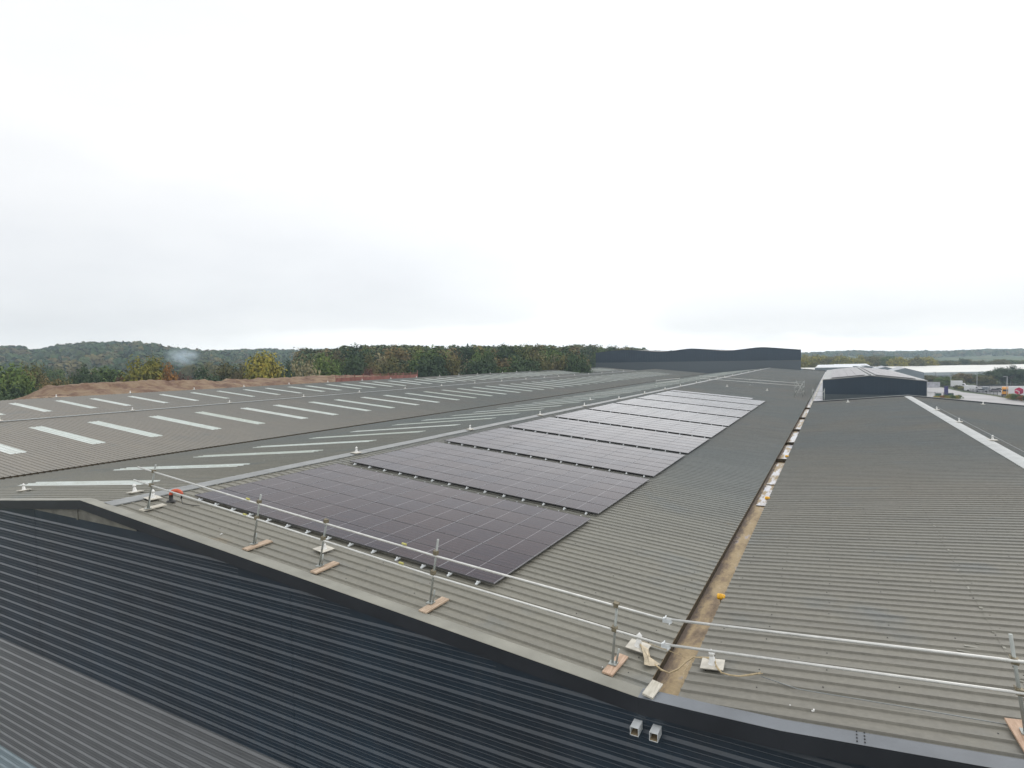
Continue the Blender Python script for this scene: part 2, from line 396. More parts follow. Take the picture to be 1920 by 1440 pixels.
def vergef(parent, xs, mt, lab, inner=.42, yf=lambda x: Y0):
    mb = MB(); fb = MB()
    for a, b in zip(xs[:-1], xs[1:]):
        za_, zb_ = prof(a)+.05, prof(b)+.05
        i = len(mb.v)
        for x, z in ((a, za_), (b, zb_)):
            y = yf(x); mb.v += [(x, y, z), (x, y+inner*.75, z+.004), (x, y+inner, z-.045)]
        for k in (0, 1): mb.f.append((i+k, i+3+k, i+4+k, i+1+k)); mb.m.append(0); mb.sm.append(False)
        j = len(fb.v)
        for x, z in ((a, za_), (b, zb_)):
            y = yf(x); fb.v += [(x, y, z-.006), (x, y-.004, z-.3), (x, 10.15, z-.31)]
        for k in (0, 1): fb.f.append((j+k, j+k+1, j+4+k, j+3+k)); fb.m.append(0); fb.sm.append(False)
    part('verge_flashing', mb, mt, parent, lab); part('fascia', fb, M['fascia'], parent)
def ridgecap(parent, x, z, zf1, zf2, w, y0, y1, mt):
    mb = MB(); h = .05; y = y0
    while y < y1:
        ye = min(y+3, y1); e = .003*(int(y/3) % 2)
        for (xa, zfx) in ((x-w, zf1), (x+w, zf2)):
            i = len(mb.v)
            za_ = zfx(xa)+h
            mb.v += [(x, y, z+h+.02+e), (x, ye, z+h+.02+e), (xa, y, za_+e), (xa, ye, za_+e), (xa, y, za_-.03), (xa, ye, za_-.03)]
            if xa < x: mb.f += [(i, i+1, i+3, i+2), (i+2, i+3, i+5, i+4)]
            else: mb.f += [(i, i+2, i+3, i+1), (i+2, i+4, i+5, i+3)]
            mb.m += [0, 0]; mb.sm += [False, False]
        y = ye
    part('ridge_flashing', mb, mt, parent)
# ---- bay with the solar arrays
bay = thing('warehouse', 'long shallow-pitched grey warehouse roof bay carrying the solar panel rows, in the middle', 'warehouse', (-20.5, 10.1, GZ), 'joined bays of the warehouse')
mb = sheet(XB-.02, XA+.04, zBA, Y0+.03, YH); screws(mb, [-3.4, -5.2, -7.0, -8.8, -10.6, -12.4, -14.2, -16, -17.8, -19.6], zBA, Y0+.6, 40)
part('roof_sheeting', mb, [M['roof'], M['black']], bay, 'panel-side slope of ribbed sheeting')
mb = sheet(-10.3, XA+.04, zBA, YH, 249); part('roof_sheeting', mb, M['roof'], bay, 'far end strip of ribbed sheeting beside the hall')
mb = MB(); mb.prism([(-10.3, zBA(-10.3)+.16), (XA, ZA+.16), (XA, ZA-.4), (-10.3, zBA(-10.3)-.4)], 249, 249.3); part('parapet_flashing', mb, M['fascia'], bay)
mb = sheet(XC+.25, XB+.02, zBC, Y0+.03, YH); part('roof_sheeting', mb, M['roof_b'], bay, 'back slope of ribbed sheeting with rooflights')
ridgecap(bay, XB, ZB, zBC, zBA, .38, Y0+.3, YH, M['cap'])
vergef(bay, [XC, -30, -21.4, -15, -9, XA+.0], M['verge'], 'tan-grey verge flashing on the near gable')
gable(bay, XC, XA)
mb = MB(); mb.poly([(-25.3, 10.118, -4.97), (-18.4, 10.118, -4.97), (-18.4, 10.118, prof(-18.4)-.12), (-21.4, 10.118, -4.5), (-25.3, 10.118, prof(-25.3)-.12)]); mb.bb(-21.75, -21.68, 10.09, 10.116, -5.0, -4.4)
part('closure_board', mb, M['soffit'], bay)
mb = MB(); mb.bb(XC, XC+.05, Y0+.1, YH, GZ, ZC-.3); part('side_wall', mb, M['navy'], bay); mb = MB(); mb.bb(XA-.06, XA-.02, 84, 249, GZ, ZA-.45); part('side_wall', mb, M['navy'], bay)
# gutter between the bays
gut = MB()
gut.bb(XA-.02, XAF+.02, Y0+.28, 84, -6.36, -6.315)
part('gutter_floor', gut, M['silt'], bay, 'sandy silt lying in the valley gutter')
mb = MB(); mb.bb(XA-.02, XA+.0, Y0+.2, 84, -6.34, ZA-.02); mb.bb(XAF, XAF+.02, Y0+.2, 84, -6.34, -6.03)
mb.bb(XA, XAF, Y0+.26, Y0+.29, -6.34, -6.06)
part('gutter_lining', mb, M['moss'], bay)
mb = MB(); mb.bb(XA-.0, XA+.035, Y0+.28, 84, ZA-.035, ZA-.012); part('gutter_lip', mb, M['gutter_lip'], bay)
def blob(mb, x0, x1, y0, y1, z, w=.07, n=14):
    L = [(x0+random.uniform(0, w), y0+(y1-y0)*i/n, z) for i in range(n+1)]; Rr = [(x1-random.uniform(0, w), y0+(y1-y0)*i/n, z) for i in range(n+1)]
    for i in range(n): mb.quad(L[i], Rr[i], Rr[i+1], L[i+1])
for y0, y1 in ((26.6, 30.9), (31.2, 37.6), (38.9, 45.6), (46.2, 53.8), (54.7, 64.3), (65.4, 76.5), (77.5, 83.2)): 
    mb = MB(); blob(mb, XA+.13, XAF-.02, y0, y1, -6.27, .04); part('standing_water', mb, M['water'], bay)
for y in (38.3, 45.9, 54.2, 64.8, 77.): mb = MB(); mb.bb(XA, XAF, y-.12, y+.12, -6.34, -6.12); part('gutter_stop', mb, M['moss'], bay)
# ---- pale box-gutter membrane past the right-hand bay
mb = MB(); mb.bb(XA-.02, -1.46, 84, 249, -6.46, -6.38); part('gutter_membrane', mb, M['membrane'], bay)
mb = MB(); mb.bb(XA+.25, XA+.5, 84.3, 240, -6.376, -6.30); part('gutter_walkway', mb, M['whitedirty'], bay)
# rooflights on the back slope
def rooflight(parent, xa, xb, zf, yc, w=1.0):
    y0 = round((yc-w/2)/PITCH)*PITCH
    mb = sheet(xa, xb, zf, y0+.002, y0+w+.0, .007)
    for k in range(4):
        x = xa+(xb-xa)*(k+.5)/4
    part('rooflight', mb, M['grp'], parent)
ys = [14.2, 18.4, 23.2, 27.6, 32.6, 36.9]
while ys[-1] < 222: ys.append(ys[-1]+(4.3 if len(ys) % 2 else 5.2))
for y in ys: rooflight(bay, -35.2, -24.7, zBC, y)
# ---- left bay
bayl = thing('warehouse', 'grey left warehouse bay with two rows of slanting rooflights beyond the dark valley line', 'warehouse', (-58, 10.1, GZ), 'joined bays of the warehouse')
XL = -61.87
zCEl = lambda x: zCE(x)
mb = sheet(XL, XC, zCE, Y0+.03, YH); part('roof_sheeting', mb, M['roof_l'], bayl, 'lower run of ribbed sheeting')
mb = sheet(XE, XL+.15, lambda x: zCE(x)+.05, Y0+.03, 206); part('roof_sheeting', mb, M['roof_l'], bayl, 'upper run of ribbed sheeting')
mb = sheet(-84, XE, lambda x: zl(x, -84, ZE-.83, XE, ZE), Y0+.03, 206); part('roof_sheeting', mb, M['roof_l'], bayl, 'far slope of ribbed sheeting')
mb = MB(); mb.bb(XC-.02, XC+.015, Y0+.1, YH, ZC-.25, ZC+.105); mb.bb(XC, XC+.3, Y0+.1, YH, ZC-.3, ZC-.25); part('valley_gutter', mb, M['moss'], bayl)
ys = [24.25, 28.55, 34.0, 38.6, 43.7, 48.2, 53.5, 57.9]
while ys[-1] < 200: ys.append(ys[-1]+(5.05 if len(ys) % 2 == 0 else 4.6))
for y in [14.9, 19.2]+ys: rooflight(bayl, -58.0, -48.35, zCE, y)
ys = [20.6, 24.6, 28.5, 32.5, 35.8, 39.8]
while ys[-1] < 196: ys.append(ys[-1]+(3.55 if len(ys) % 2 == 0 else 4.1))
for y in ys[:48]: rooflight(bayl, -72.5, -65.4, lambda x: zCE(x)+.05, y, .8 if y < 60 else 1.0)
vergef(bayl, [-84, XE, -60, -50, XC], M['verge'], 'tan-grey verge flashing on the left gable')
gable(bayl, -84, XC)
mb = MB(); mb.prism([(XL+.2, zCE(XL+.2)+.085), (XL+.08, zCE(XL+.08)+.1), (XL+.08, zCE(XL+.08)+.05), (XL+.2, zCE(XL+.2)+.04)], Y0+.1, 206); part('lap_flashing', mb, M['cap_pale'], bayl)
mb = MB(); mb.bb(-84.05, -84, Y0+.1, 206, GZ, -4.4); part('side_wall', mb, M['navy'], bayl); mb = MB(); mb.bb(-84, -62, 206, 206.2, GZ, -4.8); part('side_wall', mb, M['navy'], bayl)
# ---- right bay
bayr = thing('warehouse', 'shorter dark grey right warehouse bay with a pale ridge flashing, right of the silted gutter', 'warehouse', (7.6, 10.1, GZ), 'joined bays of the warehouse')
mb = sheet(XAF-.03, 2.86, zAF, Y0+.03, Y1); screws(mb, [-2.1, -1.2, -.1, 1.0, 2.1, 2.8], zAF, Y0+.6, 40); part('roof_sheeting', mb, [M['roof_r'], M['black']], bayr, 'lower run of ribbed sheeting beside the gutter')
mb = sheet(2.78, XF, lambda x: zAF(x)+.006, Y0+.03, Y1); screws(mb, [2.9, 4.1, 5.3, 6.5], zAF, Y0+.6, 40); part('roof_sheeting', mb, [M['roof_r'], M['black']], bayr, 'upper run of ribbed sheeting')
mb = sheet(XF, XG, zFG, Y0+.03, Y1); part('roof_sheeting', mb, M['roof_r'], bayr, 'far slope of ribbed sheeting')
ridgecap(bayr, XF, ZF, zAF, zFG, .37, Y0+.3, Y1-.2, M['cap_pale'])
vergef(bayr, [XA, XAF+.2, -.7, XF, XG], M['verge_b'], 'blue-grey verge flashing on the near gable', yf=lambda x: Y0-.24*max(0, min(1, (x-XA)/2.3)))
gable(bayr, XA, XG)
mb = MB()
for a, b in ((XAF, XF), (XF, XG)):
    mb.prism([(a, prof(a)+.17), (b, prof(b)+.17), (b, prof(b)-.35), (a, prof(a)-.35)], Y1, Y1+.35)
part('parapet_flashing', mb, M['cap'], bayr)
mb = MB()
for a, b in ((XAF, XF), (XF, XG)): mb.prism([(a, prof(a)+.13), (b, prof(b)+.13), (b, prof(b)-.02), (a, prof(a)-.02)], Y1-.05, Y1-.002)
part('parapet_upstand', mb, M['fascia'], bayr)
mb = MB(); mb.bb(XG-.02, XG+.15, Y0+.1, Y1+.3, GZ, ZG+.04); part('side_wall', mb, M['navy'], bayr); mb = MB(); mb.bb(XAF, XG, Y1+.352, Y1+.4, GZ, -6.5); part('side_wall', mb, M['navy'], bayr)
mb = MB(); rq = random.Random(8)
for y in (12.6, 13.0, 13.3, 13.9, 14.6, 15.3, 15.9, 17.1, 18.4, 20.2, 22.9):
    x = 2.8+rq.uniform(-.03, .05); mb.box((x, y, zAF(x)+.012), (rq.uniform(.03, .07), rq.uniform(.08, .2), .006))
for x, y in ((2.3, 13.75), (2.5, 13.9), (2.15, 13.5)): mb.box((x, y+.05, zAF(x)+.006), (.22, .05, .006), M=Matrix.Rotation(.1, 3, 'Z'))
part('sealant_marks', mb, M['verge'], bayr)
# flashing joint screws
mb = MB()
for x in (.32, .42):
    for k in range(4): mb.box((x, Y0-.17+k*.085, prof(x)+.06), (.02, .02, .012))
part('flashing_screws', mb, M['black'], bayr)

# ================================================================== SOLAR ARRAYS
ANG = math.atan((ZB-ZA)/(XA-XB))
PW, PH, GAP = 1.684, 1.104, .007
pm = MB()
hx, hy = PW/2, PH/2; fw = .009
pm.quad((-hx+fw, -hy+fw, .03), (hx-fw, -hy+fw, .03), (hx-fw, hy-fw, .03), (-hx+fw, hy-fw, .03))
glass_me = pm.mesh('solar_panel', M['solar'])
fm = MB()
fm.bb(-hx, hx, -hy, -hy+fw, 0, .035); fm.bb(-hx, hx, hy-fw, hy, 0, .035); fm.bb(-hx, -hx+fw, -hy+fw, hy-fw, 0, .035, 1); fm.bb(hx-fw, hx, -hy+fw, hy-fw, 0, .035, 1)
fm.quad((-hx, -hy, .002), (-hx, hy, .002), (hx, hy, .002), (hx, -hy, .002))
frame_me = fm.mesh('frame', [M['frame'], plain('frame_edge_sheen', (.3, .3, .32), .35, .3)])  # short edges painted paler to stand in for their sky reflection
br = MB(); br.box((0, 0, .0), (.045, .2, .035)); br.box((0, -.03, .035), (.035, .04, .05))
brk_me = br.mesh('mounting_rail', M['galv'])
AY0, APITCH = 12.48, 7.37
ca, sa = math.cos(ANG), math.sin(ANG)
words = ['nearest', 'second nearest', 'third nearest', 'fourth nearest', 'fifth nearest', 'sixth nearest', 'seventh nearest', 'eighth nearest', 'ninth nearest']
for k in range(10):
    nx, ny = (7, 6) if k < 9 else (6, 2)
    y0 = AY0+k*APITCH; x0 = -19.16
    lab = ('%s block of dark solar panels up the warehouse roof slope' % words[k]) if k < 9 else 'thin farthest strip of solar panels, one panel narrower than the other blocks'
    a = thing('solar_array', lab, 'solar array', (x0, y0, zBA(x0)+.1), 'solar panel blocks on the roof', (0, ANG, 0))
    for j in range(ny):
        for i in range(nx):
            p = bpy.data.objects.new('solar_panel', glass_me); COL.objects.link(p); p.parent = a
            p.location = (hx+i*(PW+GAP), hy+j*(PH+GAP), 0)
            p.rotation_euler = (random.uniform(-.003, .003), random.uniform(-.003, .003), 0)
            f = bpy.data.objects.new('frame', frame_me); COL.objects.link(f); f.parent = p
    for i in range(nx):
        for dx in (.42, 1.27):
            for yy, sgn in ((-.08, 1), (ny*(PH+GAP)+.06, -1)):
                b_ = bpy.data.objects.new('mounting_rail', brk_me); COL.objects.link(b_); b_.parent = a
                b_.location = (i*(PW+GAP)+dx, yy, -.04)
                if sgn < 0: b_.rotation_euler = (0, 0, PI)

# ================================================================== ROOF ANCHORS
def anchor(loc, tilt, label, group):
    a = thing('roof_anchor', label, 'roof anchor', loc, group, (0, tilt, random.uniform(-.12, .12)))
    global ANC
    if ANC is None:
        m1 = MB(); m1.box((0, 0, .045), (.42, .42, .012)); m1.box((0, 0, .02), (.3, .3, .035)); pl = m1.mesh('base_plate', M['whitedirty'])
        m2 = MB(); m2.lathe([(.085, .05), (.07, .07), (.055, .14), (.045, .2)]); po = m2.mesh('post', M['white'])
        m3 = MB(); m3.lathe([(.02, .2), (.02, .225), (.058, .228), (.058, .275), (.03, .3), (.012, .33)]); cp = m3.mesh('cap', M['white'])
        ANC = (pl, po, cp)
    o = bpy.data.objects.new('base_plate', ANC[0]); COL.objects.link(o); o.parent = a
    o = bpy.data.objects.new('post', ANC[1]); COL.objects.link(o); o.parent = a
    c = bpy.data.objects.new('cap', ANC[2]); COL.objects.link(c); c.parent = o
    return a
ANC = None
for i, y in enumerate([21.5, 31.7, 41.9, 51.3, 61.3, 71.1, 81, 90.2, 101.9, 113.8, 122.6, 131, 142, 155.9, 170, 184.5, 200]):
    anchor((XB+.22, y, zBA(XB+.22)+.06), ANG*.4, '%s white roof anchor counting away along the ridge above the solar panels' % ordn(i), 'anchors along the solar roof ridge')
G2 = 'anchors on the near roof edge'
anchor((-19.98, 11.55, zBA(-19.98)+.036), ANG, 'white roof anchor just behind the pale base board at the left end of the guardrail', G2)
anchor((-12.33, 11.7, zBA(-12.33)+.036), ANG, 'white roof anchor behind the guardrail post in front of the nearest solar panels', G2)
anchor((-3.52, 11.74, zBA(-3.52)+.036), ANG, 'white roof anchor left of the silted gutter with tan strap tied to it', G2)
anchor((-2.02, 11.6, zAF(-2.02)+.036), -ANG, 'white roof anchor right of the silted gutter with frayed strap trailing past', G2)
anchor((-31.03, 12.42, zBC(-31.03)+.036), -ANG, 'white roof anchor at far left beside the nearest long rooflight', G2)
anchor((-21.94, 12.06, zBC(-21.94)+.036), -ANG, 'white roof anchor just left of the ridge end by the guardrail', G2)
anchor((-24.5, 63.8, zBC(-24.5)+.036), -ANG, 'lone white roof anchor on the rooflight slope left of the solar panels', 'scattered roof anchors')
anchor((-15.19, 100.3, zBA(-15.19)+.036), ANG, 'small white roof anchor beyond the last solar panels, nearer the ridge', 'scattered roof anchors')
anchor((-9.21, 99.8, zBA(-9.21)+.036), ANG, 'small white roof anchor beyond the last solar panels under the far rail', 'scattered roof anchors')
for i, y in enumerate([42.6, 53, 63.7]):
    anchor((7.93, y, zFG(7.93)+.06), -ANG*.4, '%s white roof anchor beside the pale ridge flashing of the right bay' % ['nearest', 'middle', 'farthest'][i], 'anchors along the right ridge')
anchor((1.39, 79.5, zAF(1.39)+.036), -ANG, 'white roof anchor near the far parapet, left of the pale ridge flashing', 'scattered roof anchors')
anchor((14.0, 80, zFG(14.)+.036), ANG, 'white roof anchor near the far parapet, right of the pale ridge flashing', 'scattered roof anchors')
yd = [23.3, 34.1, 45, 56, 66.5, 77.2, 87.5, 98.7, 109.4, 120.6, 130.4, 139, 149.5, 160, 171, 181, 192]
for i, y in enumerate(yd):
    anchor((XL, y, zCE(XL)+.09), ANG, '%s white roof anchor counting away along the line between the two left rooflight rows' % ordn(i), 'anchors between the rooflight rows')
ye = [33.4, 41.2, 49.4, 57, 65.1, 73.2, 81.5, 89.4, 97.4, 105.5, 113, 121, 127, 133.2, 141, 149]
for i, y in enumerate(ye):
    anchor((XE, y, ZE+.08), 0, '%s white roof anchor counting away along the far left roof edge' % ordn(i), 'anchors along the far left roof edge')
def cable(pts, label):
    mb = MB(); mb.tube(pts, .009, 5); solo('safety_cable', mb, M['cable'], label, 'cable', None, None, tuple(pts[0]))
cable([(XL, y, zCE(XL)+.36) for y in [11]+yd+[205]], 'thin safety cable strung between the anchors of the left rooflight roof')
cable([(7.93, y, zFG(7.93)+.34) for y in (22, 32.3, 42.6, 53, 63.7)], 'thin safety cable beside the pale ridge flashing on the right')

# ================================================================== GUARDRAIL (near edge)
gr = thing('guardrail', 'long scaffold tube guardrail on timber base boards along the near roof edge', 'guardrail', (-8, 10.8, zBA(-8)))
YR = 10.75
for pts, nm in (([(-19.32, YR, -3.2), (-14.0, YR, -3.77), (-7.9, YR, -4.38), (-2.62, YR, -4.83)], 0), ([(-2.72, YR-.02, -4.8), (4.2, YR-.02, -4.28)], 0),
            ([(-19.58, YR, -3.63), (-13.9, YR, -4.22), (-7.97, YR, -4.85), (-2.65, YR, -5.31)], 0), ([(-2.75, YR-.02, -5.28), (4.2, YR-.02, -4.73)], 0)):
    mb = MB(); mb.tube(pts, .0245, 10); part('guard_rail', mb, M['tube'], gr)
posts = [(-18.99, -18.46, -3.07), (-14.05, -13.68, -3.55), (-11.55, -11.24, -3.95), (-8.08, -7.82, -4.01), (-3.75, -3.65, -4.74), (2.44, 2.25, -4.07)]
zt = lambda x: zl(x, -19.32, -3.2, -2.66, -4.82) if x < -2.7 else zl(x, -2.66, -4.82, 2.4, -4.43)
zm = lambda x: zl(x, -19.58, -3.63, -2.69, -5.30) if x < -2.7 else zl(x, -2.69, -5.3, 2.4, -4.87)
for i, (xb, xt, ztop) in enumerate(posts):
    zb = prof(xb)+.09
    mb = MB(); mb.tube([(xb, YR+.05, zb), (xt, YR+.05, ztop)], .0245, 10)
    part('standard', mb, M['tube_d'], gr)
    mb = MB(); mb.tube([(xb+.07, YR+.06, zb), (xb+.13, YR+.06, zb+.3)], .02, 8); mb.bb(xb-.06, xb+.1, YR-.04, YR+.12, zb-.005, zb+.012)
    part('base_plate', mb, M['tube_d'], gr)
    for zz in (zt, zm):
        for it in range(2): x = xb+(xt-xb)*max(0, (zz(xb)-zb))/(ztop-zb)
        mb = MB(); mb.box((x, YR+.022, zz(x)), (.09, .1, .085), M=Matrix.Rotation(.1, 3, 'Y')); mb.tube([(x-.05, YR-.02, zz(x)+.03), (x-.05, YR+.08, zz(x)+.05)], .012, 6)
        part('coupler', mb, M['coupler'], gr)
    y0, y1 = [(10.61, 11.4), (10.42, 11.26), (10.44, 11.25), (10.36, 11.22), (10.42, 11.24), (10.25, 11.15)][i]
    bx = [-19.05, -13.93, -11.4, -7.96, -3.7, 2.4][i]
    mb = MB(); mb.box((bx, (y0+y1)/2, prof(bx)+.06), (.21, y1-y0, .038), M=Matrix.Rotation(ANG if i < 5 else -ANG, 3, 'Y') @ Matrix.Rotation([.1, .05, .02, -.03, -.06, .06][i], 3, 'Z'))
    part('base_board', mb, [M['timber_pale'], M['timber'], M['timber'], M['timber'], M['timber_red'], M['timber_red']][i], gr, ['pale weathered base board', None, None, None, 'reddish base board', 'reddish base board'][i])
for x, z in ((-2.67, -4.82), (-2.7, -5.3)):
    mb = MB(); mb.box((x, YR-.01, z), (.16, .075, .075)); mb.tube([(x-.04, YR-.08, z+.05), (x-.04, YR+.06, z+.05)], .014, 6); mb.tube([(x+.05, YR-.08, z-.04), (x+.05, YR+.06, z-.04)], .014, 6)
    part('sleeve_coupler', mb, M['galv'], gr)
for x, f in ((-14.15, zt), (-14.3, zm), (-8.75, zt), (-8.85, zm)):
    mb = MB(); mb.tube([(x-.06, YR, f(x-.06)), (x+.06, YR, f(x+.06))], .0262, 8); part('tape_marker', mb, M['yellow'], gr)
# far guardrails
def rail(loc, x0, x1, y0, y1, n, label, h=(.55, 1.0), zf=zBA):
    t = thing('guardrail', label, 'guardrail', loc)
    for hh in h:
        mb = MB(); mb.tube([(x0, y0, zf(x0)+hh), (x1, y1, zf(x1)+hh)], .045, 6); part('guard_rail', mb, M['tube'], t)
    for i in range(n):
        s = i/(n-1); x = x0+(x1-x0)*s; y = y0+(y1-y0)*s
        mb = MB(); mb.tube([(x, y, zf(x)+.04), (x, y, zf(x)+1.15)], .04, 6); mb.box((x, y, zf(x)+.05), (.25, .9, .04)); part('standard', mb, M['tube_d'], t)
rail((-13, 111, zBA(-13)), -21.0, -5.0, 108.5, 113.5, 3, 'distant two-tube guardrail across the roof beyond the last solar panels')
rail((-25, 106, zBC(-25)), -27.6, -24.2, 104, 107, 2, 'short distant guardrail on the rooflight slope behind the ridge', zf=zBC)
def scaffold(x0, x1, y0, y1, z0, h, label, lifts=2, boards=None):
    t = thing('scaffold_frame', label, 'scaffold', ((x0+x1)/2, (y0+y1)/2, z0))
    for x in (x0, x1):
        for y in (y0, y1):
            mb = MB(); mb.tube([(x, y, z0), (x, y, z0+h)], .025, 6); part('standard', mb, M['tube_d'], t)
    for k in range(lifts):
        z = z0+h*(k+1)/(lifts+.3)
        for a, b in (((x0, y0), (x1, y0)), ((x0, y1), (x1, y1)), ((x0, y0), (x0, y1)), ((x1, y0), (x1, y1))):
            mb = MB(); mb.tube([(*a, z), (*b, z)], .022, 6); part('ledger', mb, M['tube_d'], t)
    mb = MB(); mb.tube([(x0, y0, z0), (x1, y0, z0+h*.9)], .022, 6); mb.tube([(x1, y1, z0), (x0, y1, z0+h*.9)], .022, 6); part('brace', mb, M['tube'], t)
    if boards is not None:
        mb = MB()
        for k in range(3): mb.bb(x0+(x1-x0)*k/3+.02, x0+(x1-x0)*(k+1)/3-.02, y0, y1, z0+boards, z0+boards+.04)
        part('scaffold_boards', mb, M['timber_red'], t)
scaffold(-4.9, -3.9, 92, 97, -5.9, 2.2, 'small cluster of galvanised scaffold tubes beside the far end of the gutter', 3)
scaffold(-2.5, -1.15, 84.6, 88, -6.37, 2.0, 'open scaffold guard with reddish boards behind the far parapet by the navy wall', 2, .15)

# ================================================================== SMALL THINGS ON THE NEAR ROOF
v = thing('cable_duct', 'black pipe with a bent orange hose standing by the left end of the guardrail', 'duct', (-19.3, 11.75, zBA(-19.3)))
z0 = zBA(-19.3)
mb = MB(); mb.lathe([(.15, 0), (.14, .03), (.07, .05), (.062, .22), (.07, .24)], c=(-19.3, 11.75, z0+.03)); part('pipe_sleeve', mb, M['black'], v)
arc = [(-19.3+.16*(1-math.cos(t)), 11.75+.08*(1-math.cos(t)), z0+.27+.13*math.sin(t)) for t in [PI*i/14 for i in range(15)]]
mb = MB(); mb.tube([(-19.3, 11.75, z0+.22)]+arc, [.058+.007*(i % 2) for i in range(16)], 10); part('bent_hose', mb, M['orange'], v)
e = arc[-1]
mb = MB(); mb.tube([e, (e[0]+.01, e[1], e[2]-.07), (e[0]-.03, e[1], e[2]-.14)], .026, 8); mb.tube([(e[0]-.03, e[1], e[2]-.12), (e[0]+.2, e[1]-.1, zBA(e[0]+.2)+.05), (e[0]+.8, e[1]+.1, zBA(e[0]+.8)+.05)], .01, 6); part('cable_tail', mb, M['black'], v)
for i, y in enumerate([15.3, 26.9, 38.6]):
    x = XAF-.08
    t = thing('gutter_strainer', '%s small ribbed orange strainer on the right lip of the silted gutter' % ['nearest', 'middle', 'farthest'][i], 'strainer', (x, y, -6.05), 'orange strainers along the gutter')
    mb = MB()
    M2 = Matrix.Rotation(PI/2, 3, 'Y')
    pr = [(.02, -.1), (.07, -.09), (.08, -.05), (.065, -.04), (.085, -.02), (.07, 0), (.085, .02), (.068, .04), (.075, .07), (.04, .1)]
    mb.lathe(pr, 12); mb.v = [tuple(M2 @ Vector(p)+Vector((x, y, -6.0))) for p in mb.v]
    part('ribbed_body', mb, M['amber'], t)
    mb = MB(); mb.tube([(x-.02, y-.03, -6.06), (x+.01, y-.1, -6.2), (x-.05, y-.18, -6.28)], .012, 6); mb.tube([(x+.02, y-.03, -6.06), (x+.04, y-.14, -6.14)], .012, 6); part('wire_leg', mb, M['coupler'], t)
# overflow spouts in the gable wall
for i, x in enumerate((-3.04, -2.70)):
    t = thing('overflow_spout', '%s square galvanised overflow spout sticking out of the dark gable wall' % ['left', 'right'][i], 'spout', (x, 10.13, -6.5), 'overflow spouts under the gutter')
    mb = MB(); w, h, L, th = .15, .15, .26, .008; yc = 10.12-L/2; zc = -6.52
    mb.bb(x-w/2, x+w/2, yc-L/2, yc+L/2, zc+h/2-th, zc+h/2); mb.bb(x-w/2, x+w/2, yc-L/2, yc+L/2, zc-h/2, zc-h/2+th)
    mb.bb(x-w/2, x-w/2+th, yc-L/2, yc+L/2, zc-h/2+th, zc+h/2-th); mb.bb(x+w/2-th, x+w/2, yc-L/2, yc+L/2, zc-h/2+th, zc+h/2-th)
    part('duct_body', mb, M['galv'], t)
    mb = MB(); mb.bb(x-w/2+th, x+w/2-th, yc-L/2+.01, yc+L/2, zc-h/2+th+.001, zc-h/2+th+.02); part('silt_lining', mb, M['gutter_lip'], t)
# loose board at the gutter end
mb = MB(); mb.box((-2.83, 10.3, -5.93), (.2, .46, .035), M=Matrix.Rotation(.12, 3, 'Y') @ Matrix.Rotation(-.12, 3, 'Z') @ Matrix.Rotation(.1, 3, 'X'))
solo('loose_board', mb, M['timber_pale'], 'short pale offcut board lying across the near end of the silted gutter', 'board', loc=(-2.83, 10.3, -5.95))
# frayed strap
st = thing('frayed_strap', 'tan frayed strap with torn plastic looped across the gutter between two anchors', 'strap', (-2.8, 11.5, -6.0))
P = [(-3.48, 11.72, -5.85), (-3.38, 11.6, -5.93), (-3.2, 11.4, -5.99), (-3.05, 11.3, -6.0), (-2.92, 11.22, -6.03), (-2.77, 11.24, -6.07), (-2.64, 11.42, -6.05), (-2.55, 11.65, -6.0), (-2.44, 11.82, -5.95), (-2.25, 11.86, -5.93), (-2.09, 11.78, -5.86), (-2.0, 11.66, -5.8), (-1.93, 11.45, -5.84), (-1.82, 11.33, -5.875), (-1.66, 11.3, -5.87), (-1.5, 11.32, -5.86), (-1.36, 11.4, -5.845), (-1.22, 11.5, -5.83)]
mb = MB(); mb.tube(P, [.012+.008*random.random() for _ in P], 6); mb.tube([(a+random.uniform(-.03, .03), b+random.uniform(-.05, .01), c+.005) for a, b, c in P[2:12]], .008, 5)
for k in range(7): mb.tube([(-1.24, 11.49, -5.83), (-1.14+random.uniform(-.03, .03), 11.54+random.uniform(-.07, .06), -5.82)], .004, 4)
mb.tube([(-3.48, 11.75, -5.8), (-3.2, 11.9, -5.93), (-2.9, 11.78, -5.9), (-2.56, 11.75, -5.96)], .007, 5)
mb.tube([(-2.44, 11.8, -5.97), (-2.5, 11.3, -6.0), (-2.44, 10.95, -5.98)], .008, 5)
part('strap', mb, M['rope'], st)
mb = MB(); q = [(-3.46, 11.72, -5.86), (-3.3, 11.72, -5.93), (-3.2, 11.5, -5.99), (-2.98, 11.42, -6.03), (-3.04, 11.25, -6.0), (-3.12, 11.14, -5.965), (-3.22, 11.12, -5.95), (-3.27, 11.3, -5.93), (-3.36, 11.5, -5.9)]
for a, b in zip(q, q[1:]+q[:1]): mb.poly([a, b, (-3.22, 11.4, -5.93+random.uniform(0, .03))])
part('torn_sheet', mb, M['plastic'], st)
cable([(x, y, zAF(x)+.045) for x, y in ((-1.15, 11.45), (-.52, 11.18), (1.0, 11.1), (2.5, 11.0))], 'thin tan string line lying across the right roof in front of the lower rail')
